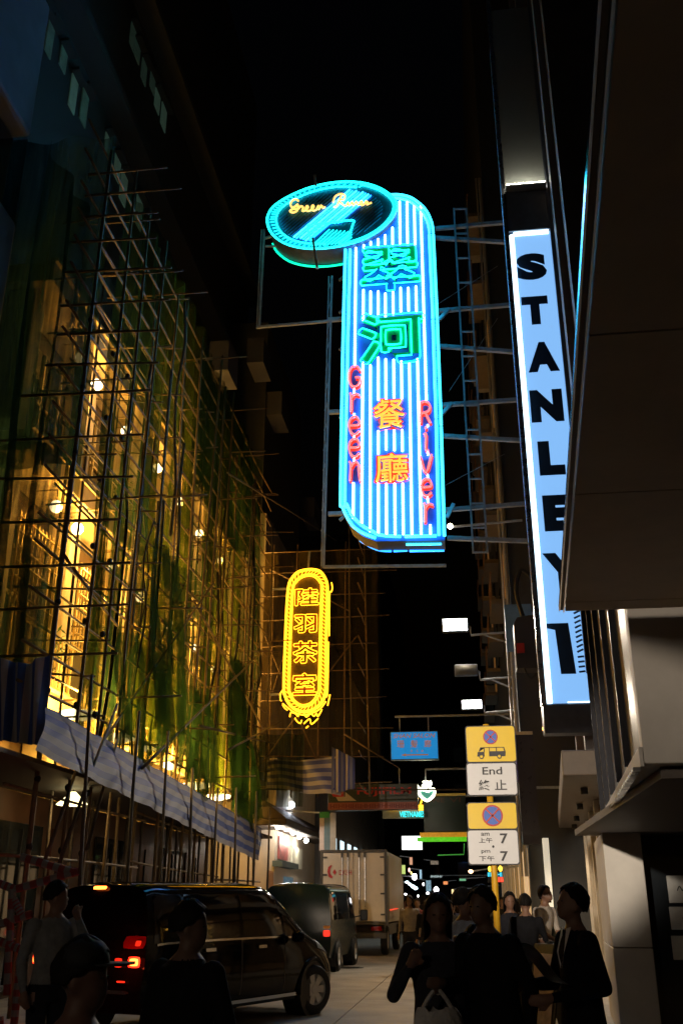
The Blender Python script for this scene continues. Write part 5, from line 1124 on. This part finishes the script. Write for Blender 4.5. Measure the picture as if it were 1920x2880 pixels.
# ================================================================ PEOPLE
m_skin = M('skin', (.20, .105, .068), .55, var=.12, scale=5); m_hair = M('hair', (.008, .006, .005), .7, var=.3, scale=30, spec=.15)
m_eye = M('eye', (.01, .008, .008), .2)
def ring_loft(mb, rings, n=14):
    """rings: (centre, half width, half depth); closed loft"""
    o = len(mb.v)
    for c, a, b in rings:
        c = Vector(c)
        for k in range(n):
            t = 2 * math.pi * k / n; mb.v.append(c + Vector((a * math.cos(t), b * math.sin(t), 0)))
    for i in range(len(rings) - 1):
        for k in range(n):
            q = (k + 1) % n; mb.f.append((o + i * n + k, o + i * n + q, o + (i + 1) * n + q, o + (i + 1) * n + k))
    mb.f.append(tuple(o + k for k in range(n - 1, -1, -1))); mb.f.append(tuple(o + (len(rings) - 1) * n + k for k in range(n)))
def limb(mb, pts, rr):
    mb.tube(pts, rr, 10)
    for p, r in zip(pts, rr): mb.sphere(p, r, 10, 7)
def person(label, loc, face, H=1.68, top=(.02, .02, .022), bottom=(.015, .015, .018), arms=None, lean=(0, 0), head_yaw=0, head_tilt=0, hair='short', group=None, sleeve='long', coat=0, girth=1.0, legs=None, vox=.014, shoe=(.01, .01, .01), stride=.0, collar=None, skin=None, cap=None, bare_legs=False):
    """figure facing -y before rotation by `face`; everything scaled from a 1.70 m body"""
    s = H / 1.70; t = thing('person', label, 'person', loc, face, group); V = lambda x, y, z: Vector((x * s, y * s, z * s))
    lx, ly = lean
    def L(p): p = Vector(p); k = max(0, p.z / s - .9) / .8; return p + V(lx * k, ly * k, 0)
    g = girth; mb = MB(); segs = []
    ring_loft(mb, [(L(V(0, 0, z)), a * g * s, b * g * s) for z, a, b in ((.80, .15, .105), (.88, .168, .12), (.97, .160, .112), (1.07, .145, .102), (1.18, .162, .11), (1.28, .178, .115), (1.36, .170, .10), (1.42, .11, .075), (1.46, .06, .06))])
    segs.append((L(V(0, 0, .8)), L(V(0, 0, 1.44)), 'top'))
    limb(mb, [L(V(0, .01, 1.40)), L(V(0, -.012, 1.52))], [.058 * s, .052 * s]); segs.append((L(V(0, .0, 1.47)), L(V(0, -.01, 1.5)), 'skin'))
    hc = L(V(0, -.02, 1.585)) + Vector((0, 0, 0)); hr = Matrix.Rotation(head_yaw, 3, 'Z') @ Matrix.Rotation(head_tilt, 3, 'X')
    def Hd(x, y, z): return hc + hr @ V(x, y, z)
    for c, r in (((0, .012, .03), (.074, .092, .088)), ((0, -.012, -.03), (.062, .072, .075)), ((0, -.045, -.078), (.034, .034, .026))): 
        m2 = MB(); m2.sphere((0, 0, 0), [q * s for q in r], 18, 12); mb.add([hc + hr @ (v + V(*c)) for v in m2.v], m2.f)
    m2 = MB(); m2.add([V(0, -.085, .02), V(-.016, -.078, -.025), V(.016, -.078, -.025), V(0, -.106, -.02), V(0, -.06, -.0)], [(0, 1, 3), (0, 3, 2), (1, 2, 3), (0, 4, 1), (0, 2, 4), (1, 4, 2)]); mb.add([hc + hr @ v for v in m2.v], m2.f)
    for sd in (-1, 1):
        m2 = MB(); m2.sphere(V(sd * .075, .012, -.01), [q * s for q in (.012, .022, .032)], 8, 6); mb.add([hc + hr @ v for v in m2.v], m2.f)
    m2 = MB(); m2.sphere(V(0, -.082, -.052), [q * s for q in (.024, .01, .007)], 8, 6); mb.add([hc + hr @ v for v in m2.v], m2.f)
    segs.append((Hd(0, 0, -.07), Hd(0, 0, .08), 'skin'))
    arms = arms or {}
    for sd, nm in ((-1, 'R'), (1, 'L')):              # facing -y: the figure's right hand is at -x
        S = L(V(sd * .182 * (g * .5 + .5), .0, 1.365)); el, wr = arms.get(nm, ((sd * .245, .03, 1.10), (sd * .25, -.05, .87))); E_ = L(V(*el)); W_ = L(V(*wr))
        k = 1.12 if sleeve == 'long' else 1
        limb(mb, [S, S.lerp(E_, .5), E_], [.062 * s * k, .050 * s * k, .042 * s * k]); limb(mb, [E_, E_.lerp(W_, .35), W_], [.042 * s * k, .041 * s * k, .028 * s * k])
        segs.append((S, E_, 'top')); segs.append((E_, W_, 'top' if sleeve == 'long' else 'skin'))
        d = (W_ - E_).normalized(); sdv = d.cross(Vector((0, 1, 0)) if abs(d.y) < .8 else Vector((1, 0, 0))).normalized(); pn = d.cross(sdv)
        palm = W_ + d * .075 * s; limb(mb, [W_, W_ + d * .04 * s, palm], [.026 * s, .034 * s, .032 * s]); segs.append((W_ + d * .015 * s, palm + d * .08 * s, 'skin'))
        for q, ln in ((-.03, .062), (-.01, .075), (.011, .07), (.03, .055)):
            b = palm + sdv * q * s; limb(mb, [b, b + d * ln * .55 * s + pn * .008 * s, b + d * ln * s + pn * .03 * s], [.011 * s, .0105 * s, .0095 * s])
        b = W_ + d * .03 * s - sdv * .025 * s; limb(mb, [b, b + d * .03 * s - sdv * .03 * s, b + d * .065 * s - sdv * .035 * s + pn * .015 * s], [.014 * s, .012 * s, .010 * s])
    legs = legs or {}
    for sd, nm in ((-1, 'R'), (1, 'L')):
        st = stride * sd; hp = V(sd * .088, 0, .88); kn, an = legs.get(nm, ((sd * .095, -.02 - st * .4, .47), (sd * .10, .03 - st, .085))); K_ = V(*kn); A_ = V(*an)
        limb(mb, [hp, hp.lerp(K_, .5), K_], [.098 * s * g, .082 * s, .062 * s]); limb(mb, [K_, K_.lerp(A_, .3), A_], [.06 * s, .058 * s, .046 * s])
        segs.append((hp, K_, 'bottom')); segs.append((K_, A_, 'skin' if bare_legs else 'bottom'))
        limb(mb, [A_ + V(0, .03, -.045), A_ + V(0, -.08, -.05), A_ + V(0, -.15, -.055)], [.04 * s, .04 * s, .03 * s]); segs.append((A_ + V(0, .03, -.05), A_ + V(0, -.16, -.05), 'shoe'))
    if coat:                                         # hem of a jacket or coat
        ring_loft(mb, [(L(V(0, .005, z)), a * g * s, b * g * s) for z, a, b in ((.92 - coat, .19 + coat * .08, .14 + coat * .05), (.95, .178, .13), (1.1, .165, .118), (1.3, .19, .122), (1.4, .15, .09))])
    tmp = bpy.data.objects.new('person_base', mb.mesh('person_base', None)); col.objects.link(tmp)
    r = tmp.modifiers.new('r', 'REMESH'); r.mode = 'VOXEL'; r.voxel_size = vox
    sm = tmp.modifiers.new('s', 'SMOOTH'); sm.iterations = 4; sm.factor = .5
    me = bpy.data.meshes.new_from_object(tmp.evaluated_get(bpy.context.evaluated_depsgraph_get())); bpy.data.objects.remove(tmp)
    key = lambda c: '_%d_%d_%d' % tuple(int(v * 255) for v in c)
    mats = [M('cloth' + key(top), top, .95, var=.3, scale=14, bump=.3, spec=.08), M('cloth' + key(bottom), bottom, .95, var=.3, scale=14, bump=.3, spec=.08), skin or m_skin, M('shoe' + key(shoe), shoe, .4)]
    me.materials.clear()
    for m_ in mats: me.materials.append(m_)
    idx = {'top': 0, 'bottom': 1, 'skin': 2, 'shoe': 3}; sl = []
    for p in me.polygons:
        c = p.center; best = None
        for a, b, tg in segs:
            ab = b - a; u = max(0, min(1, (c - a).dot(ab) / max(1e-9, ab.length_squared))); dd = (c - (a + ab * u)).length
            if tg == 'top' and ab.length > .5 * s: dd *= .6
            if best is None or dd < best[0]: best = (dd, tg, ab.length > .5 * s)
        tg = best[1]; z = c.z / s
        if tg == 'top' and best[2] and z > 1.43 and (c - L(V(0, -.01, 1.5))).length < .12 * s: tg = 'skin'
        if tg == 'top' and (c - L(V(0, 0, .9))).length < .5 * s and z < .93 - coat and abs(c.x) < .24 * s: tg = 'bottom'
        if coat and tg == 'bottom' and z > .915 - coat and Vector((c.x, c.y)).length > .0: tg = 'top' if z > .93 - coat else tg
        sl.append(idx[tg])
    me.polygons.foreach_set('material_index', sl); me.polygons.foreach_set('use_smooth', [True] * len(me.polygons)); me.update()
    body = link('body', me, t)
    # hair: a shell over the skull, open at the face
    rnd = random.Random(int(loc[0] * 100)); hm = MB(); nu, nv = 40, 18; lng = {'short': 0, 'bob': .13, 'long': .2, 'tidy': 0}[hair]
    def hf(u, v):
        a = u * 2 * math.pi; fx, fy = math.sin(a), math.cos(a)         # fy=1 -> back of the head
        side = .5 + .5 * fy; thE = R(52 + 70 * min(1, side * 1.5) ** .9) + .06 * math.sin(a * 13); th = v * thE
        tq = min(th, R(88)); ex = max(0, th - R(88))
        w = 1 + .03 * math.sin(a * 11 + v * 7) + .035 * math.sin(a * 19 + 1) * v + rnd.uniform(-.02, .03)
        drop = ex * .085 + (ex / R(34)) * lng
        rad = math.sin(tq) - (.10 * ex if not lng else -.06 * ex); top_ = .012 * math.sin(a * 5) * (1 - v)
        return hc + hr @ V(fx * .081 * rad * w, .014 + fy * .099 * rad * w, .03 + .096 * math.cos(tq) - drop + top_)
    hm.grid(hf, nu, nv); hm.uv = {}
    ho = hm.build('hair', m_hair, t, smooth=True); so = ho.modifiers.new('t', 'SOLIDIFY'); so.thickness = .010; so.offset = 1
    for sd in (-1, 1): MB().sphere(Hd(sd * .03, -.074, .005), [q * s for q in (.011, .004, .004)], 8, 6).build('eye', m_eye, t)
    if cap:
        mbc = MB(); m2 = MB(); m2.lathe([(.0, .135), (.03, .133), (.06, .122), (.082, .10), (.092, .07), (.095, .04)], n=28); m2.prism([(x_, 0) for x_ in ()] or [(-.07, .045), (.07, .045), (.07, .055), (-.07, .05)], -.17, -.07); mbc.add([hc + hr @ (v * s + V(0, .01, 0)) for v in m2.v], m2.f); mbc.build('cap', cap, t, smooth=True)
    if collar:
        for sd in (-1, 1): MB().add([L(V(sd * .03, -.075, 1.44)), L(V(sd * .075, -.06, 1.45)), L(V(sd * .06, -.115, 1.30)), L(V(sd * .01, -.118, 1.2))], [(0, 1, 2, 3)]).build('shirt_collar', collar, t)
    return t
def place(px, py, Y, z=None):                        # top of head at a measured point: ground position and height
    p = at(px, py, Y=Y); return Vector((p.x, Y, 0)), p.z
gz = lambda x, y: .12 if (x > wall_x(y, -1.2) or x < -5.45) else 0
def stand_at(px, py, Y):
    p, z = place(px, py, Y); g = gz(p.x, p.y); return Vector((p.x, p.y, g)), z - g
K1 = (.014, .014, .016); K2 = (.009, .009, .010)
# foreground woman in dark jacket, hand raised to her bag strap
p, h = stand_at(1228, 2522, 6.2)
wo = person('woman in dark jacket with bobbed hair raising one hand to her bag strap', p, R(6), h, (.035, .036, .045), (.012, .012, .014), {'R': ((-.30, -.06, 1.12), (-.20, -.16, 1.29)), 'L': ((.27, .02, 1.10), (.27, -.04, .86))}, hair='bob', coat=.22, vox=.011)
q = wo.matrix_basis; k_ = h / 1.7
hb = thing('shoulder_bag', 'dark shoulder bag hanging at the side of the woman in dark jacket', 'bag', q @ Vector((.30 * k_, .06 * k_, .86 * k_)), R(6))
MB().prism([(-.06, -.13), (.09, -.13), (.11, .08), (-.05, .10)], -.16, .10).build('pouch', M('bag_leather', (.02, .017, .016), .45, var=.3, bump=.3), hb, bevel=.03)
MB().tube(catmull([(.02, -.12, .09), (-.08, -.10, .38), (-.16, -.02, .54), (-.14, .08, .42), (.02, .08, .09)], 5), .012, 6).build('strap', MATS['bag_leather'], hb, smooth=True)
MB().box((-.02, -.172, -.02), (.03, -.161, .01)).build('buckle', m_chrome, hb)
# man in dark coat carrying a white bag
p, h = stand_at(1376, 2500, 6.0)
ma = person('man in long black coat walking and carrying a white plastic bag', p, R(-38), h, K2, K2, {'R': ((-.26, .0, 1.12), (-.24, -.2, 1.13)), 'L': ((.25, .08, 1.10), (.24, .02, .85))}, coat=.30, girth=1.05, hair='short', stride=.16, lean=(-.03, -.06), vox=.011, skin=M('skin_dark', (.16, .09, .06), .6))
q = ma.matrix_basis @ Vector((-.25 * h / 1.7, -.29 * h / 1.7, 1.09 * h / 1.7))
bg = thing('carrier_bag', 'crumpled white plastic carrier bag held by the man in black coat', 'bag', q + Vector((0, 0, -.42)), R(20))
m_bag = M('plastic_bag', (.55, .53, .52), .4, var=.2, scale=6, bump=.6)
MB().grid(lambda u, v: Vector((.17 * math.cos(u * 6.283) * (.85 + .25 * math.sin(v * 3.0) - .25 * v) + .012 * math.sin(u * 40 + v * 9), .09 * math.sin(u * 6.283) * (1 - .45 * v), .33 * v + .012 * math.sin(u * 25))), 30, 10).build('sack', m_bag, bg, smooth=True)
for x in (-.05, .05): MB().tube(catmull([(x * 2, -.0, .30), (x, 0, .38), (0, 0, .43), (x * -.3, .02, .4)], 4), .012, 6).build('handle', m_bag, bg)
# shorter person between them
p, h = stand_at(1332, 2608, 7.0)
sm_ = person('short person half hidden between the woman and the man in the coat', p, R(15), h, (.02, .015, .014), K1, {'R': ((-.24, -.04, 1.08), (-.12, -.26, 1.18))}, hair='bob', vox=.013)
q = at(1320, 2697, Y=6.6); ph = thing('phone', 'small glowing phone held up by the short person', 'phone', q); MB().box((-.035, 0, -.06), (.035, .012, .06)).build('case', m_trimk, ph, bevel=.006); MB().box((-.03, -.004, .02), (.03, -.001, .05)).build('screen', M('screen_glow', (.8, .85, 1), .3, emit=3, ecol=(1, .95, .75), var=0), ph)
# young man in suit reading
p, h = stand_at(1606, 2492, 6.1)
yo = person('young man in dark suit looking down at the papers he holds, right of frame', p, R(-72), h, (.007, .007, .010), K2, {'R': ((-.24, -.08, 1.10), (-.12, -.34, 1.10)), 'L': ((.27, .05, 1.10), (.22, -.28, 1.05))}, coat=.12, hair='short', head_tilt=R(-14), vox=.011, collar=M('shirt_white', (.6, .6, .62), .7), skin=M('skin_mid', (.22, .12, .08), .6))
q = at(1520, 2705, Y=5.95); pp = thing('papers', 'open dark folder of papers held by the young man in suit', 'folder', q, R(20))
MB().grid(lambda u, v: (-.14 + .28 * u, -.08 + .2 * v, .10 - .2 * u + .03 * math.sin(u * 6)), 10, 4).build('page', M('paper_dim', (.12, .13, .16), .6), pp); MB().grid(lambda u, v: (-.15 + .30 * u, -.085 + .21 * v, .092 - .2 * u + .03 * math.sin(u * 6)), 10, 4).build('cover', m_trimk, pp)
# people further off
p, h = stand_at(1302, 2503, 9.5); person('man in pale blue T-shirt seen from behind between the walkers', p, R(160), h, (.55, .60, .72), (.03, .03, .04), sleeve='short', head_yaw=R(-50), vox=.016)
p, h = stand_at(1512, 2492, 14.2); person('man in grey T-shirt and jeans stooping to read the menu stand', p, R(50), h, (.40, .36, .32), (.10, .16, .24), {'L': ((.24, -.08, 1.1), (.14, -.24, .98)), 'R': ((-.22, -.1, 1.1), (-.1, -.28, 1.0))}, sleeve='short', lean=(.0, -.13), head_tilt=R(-22), vox=.016)
p, h = stand_at(1430, 2512, 13.5); person('woman in dark top standing behind the man in black coat', p, R(10), h, (.02, .02, .025), K1, hair='bob', sleeve='short', vox=.018, group='bystanders')
p, h = stand_at(1474, 2518, 13.0); person('dark clad bystander left of the man in grey T-shirt', p, R(170), h, (.015, .012, .012), K1, {'R': ((-.25, -.1, 1.1), (-.1, -.25, 1.1))}, sleeve='short', vox=.018, group='bystanders')
p, h = stand_at(1532, 2515, 16.5); person('bystander in grey green shirt beyond the man in grey T-shirt', p, R(-60), h, (.06, .07, .06), K1, vox=.02, group='bystanders')
# left foreground
p, h = stand_at(168, 2484, 8.2); person('man in grey shirt with dark striped tie at far left, turned to the car', p, R(-130 + 180), h, (.20, .20, .20), (.02, .02, .025), {'L': ((.28, -.10, 1.18), (.10, -.22, 1.42)), 'R': ((-.24, .05, 1.1), (-.24, -.05, .88))}, lean=(.0, .03), head_yaw=R(60), vox=.013, sleeve='long')
p, h = stand_at(236, 2655, 3.0); person('dark silhouette of a man in a cap, closest to the viewer', p, R(150), h, K2, K2, head_yaw=R(-60), cap=M('cap_black', (.006, .006, .007), .8), girth=1.1, coat=.1, vox=.012, skin=M('skin_dark2', (.12, .06, .04), .6))
p, h = stand_at(535, 2543, 4.8); person('dark silhouette of a person in front of the black car door', p, R(150), h, K2, K2, {'R': ((-.28, -.05, 1.1), (-.2, -.22, 1.0))}, head_yaw=R(-55), hair='short', coat=.15, girth=1.1, vox=.012, skin=M('skin_dark3', (.14, .08, .055), .6))
# crowd far along the street
crowd = [(1150, 2520, 24, (.25, .22, .2)), (1172, 2528, 27, (.12, .03, .02)), (1188, 2518, 33, (.02, .02, .02)), (1200, 2532, 22, (.015, .015, .02)), (1216, 2524, 30, (.03, .03, .04)), (1246, 2530, 25, (.2, .2, .22)), (1262, 2535, 20, (.10, .10, .10)), (1280, 2526, 34, (.03, .02, .02)), (1160, 2532, 38, (.1, .1, .12)), (1350, 2528, 30, (.03, .03, .03)), (1410, 2526, 28, (.02, .02, .02)), (1452, 2530, 24, (.05, .04, .04)), (1142, 2530, 34, (.05, .05, .06)), (1236, 2520, 36, (.2, .17, .15)), (1254, 2522, 42, (.02, .02, .03)), (1272, 2538, 26, (.03, .03, .05)), (1208, 2536, 44, (.15, .05, .04)), (1340, 2536, 21, (.02, .02, .02)), (1366, 2530, 38, (.1, .1, .1))]
desc = ['walker in pale top just beside the truck', 'walker in dark red top right of the truck', 'far walker in black, third from the truck', 'walker in dark coat close behind the woman in front', 'far walker in charcoal above the woman in front', 'walker in light grey between the woman and the pale blue shirt', 'walker in mid grey left of the pale blue shirt', 'far walker in brown behind the pale blue shirt', 'farthest walker in blue grey by the truck', 'far walker in dark grey left of the sign post', 'far walker in black right of the sign post', 'walker in dark brown under the dark blade sign', 'far walker in slate grey against the truck side', 'far walker in tan above the shoulder of the woman in front', 'very far walker in navy just right of the headlight glare', 'walker in navy touching the pale blue shirt on its left', 'very far walker in rust behind the woman in front', 'walker in black directly left of the sign post', 'very far walker in grey just left of the sign post foot']
base = {}
for (px, py, Y, c), d in zip(crowd, desc):
    p, h = stand_at(px, py, Y); person(d, p, R(random.choice((0, 10, -15, 170, 190))), min(1.8, max(1.5, h)), c, (.02, .02, .03), stride=random.choice((.1, -.12, .0)), vox=.024, group='crowd down the street', hair=random.choice(('short', 'bob')))
# manhole cover in the road
p = at(985, 2722, Z=0); t = thing('manhole_cover', 'round iron manhole cover in the road beside the green van', 'manhole', (p.x, p.y, .001)); MB().lathe([(.34, 0), (.34, .006), (.30, .008)], n=28).build('lid', M('iron', (.05, .045, .04), .6, metal=.4), t)
for k in range(5): MB().box((-.22, -.2 + k * .1, .009), (.22, -.17 + k * .1, .013)).build('rib', MATS['iron'], t)
# menu stands and folding boards on the pavement
for i, (px, Y, lb) in enumerate(((1528, 13.2, 'dark folding menu board nearest the wall beside the young man'), (1548, 12.2, 'dark folding board with pale face behind the young man'), (1503, 15.6, 'dark folding board at the feet of the man in grey T-shirt'))):
    p = at(px, 2700, Y=Y); t = thing('menu_board', lb, 'board', (p.x, Y, .12), R(-70 + i * 12), group='folding boards on the pavement')
    for sd in (-1, 1):
        mb = MB(); a0 = sd * .24
        MB().add([(-.25, a0, 0), (.25, a0, 0), (.25, sd * .03, .95), (-.25, sd * .03, .95), (-.25, a0 + .02, 0), (.25, a0 + .02, 0), (.25, sd * .03 + .02, .95), (-.25, sd * .03 + .02, .95)], [(0, 1, 2, 3), (7, 6, 5, 4), (0, 4, 5, 1), (1, 5, 6, 2), (2, 6, 7, 3), (3, 7, 4, 0)]).build('leaf', m_trimk, t)
    MB().add([(-.2, -.22, .12), (.2, -.22, .12), (.2, -.065, .85), (-.2, -.065, .85)], [(0, 1, 2, 3)]).build('sheet', M('menu_sheet', (.45, .35, .32), .6, var=.4, scale=8), t)
# striped barrier rails at far left
m_rw = stripes('red_white_rail', (.22, .19, .18), (.25, .025, .02), 5, 0)
br = thing('barrier', 'red and white striped barrier rails by the tall bamboo pole', 'barrier', at(-60, 2700, X=-5.6) * Vector((1, 1, 0)) + Vector((0, 0, .0)))
def rail(a, b, X=-5.35):
    p = at(*a, Y=11.2) - br.location; q = at(*b, Y=11.2) - br.location; d = (q - p); mb = MB(); n = d.cross(Vector((0, 1, 0))).normalized() * .045
    mb.grid(lambda u, v: p + d * u + n * math.cos(v * 6.283) + Vector((0, .03 * math.sin(v * 6.283), 0)), 20, 8).build('rail', m_rw, br)
for a, b in (((30, 2505), (222, 2450)), ((-60, 2620), (90, 2570)), ((35, 2500), (20, 2800)), ((40, 2530), (62, 2575)), ((-40, 2470), (40, 2500)), ((60, 2410), (215, 2455)), ((-20, 2640), (60, 2670)), ((60, 2690), (40, 2880)), ((0, 2860), (5, 2980))): rail(a, b)
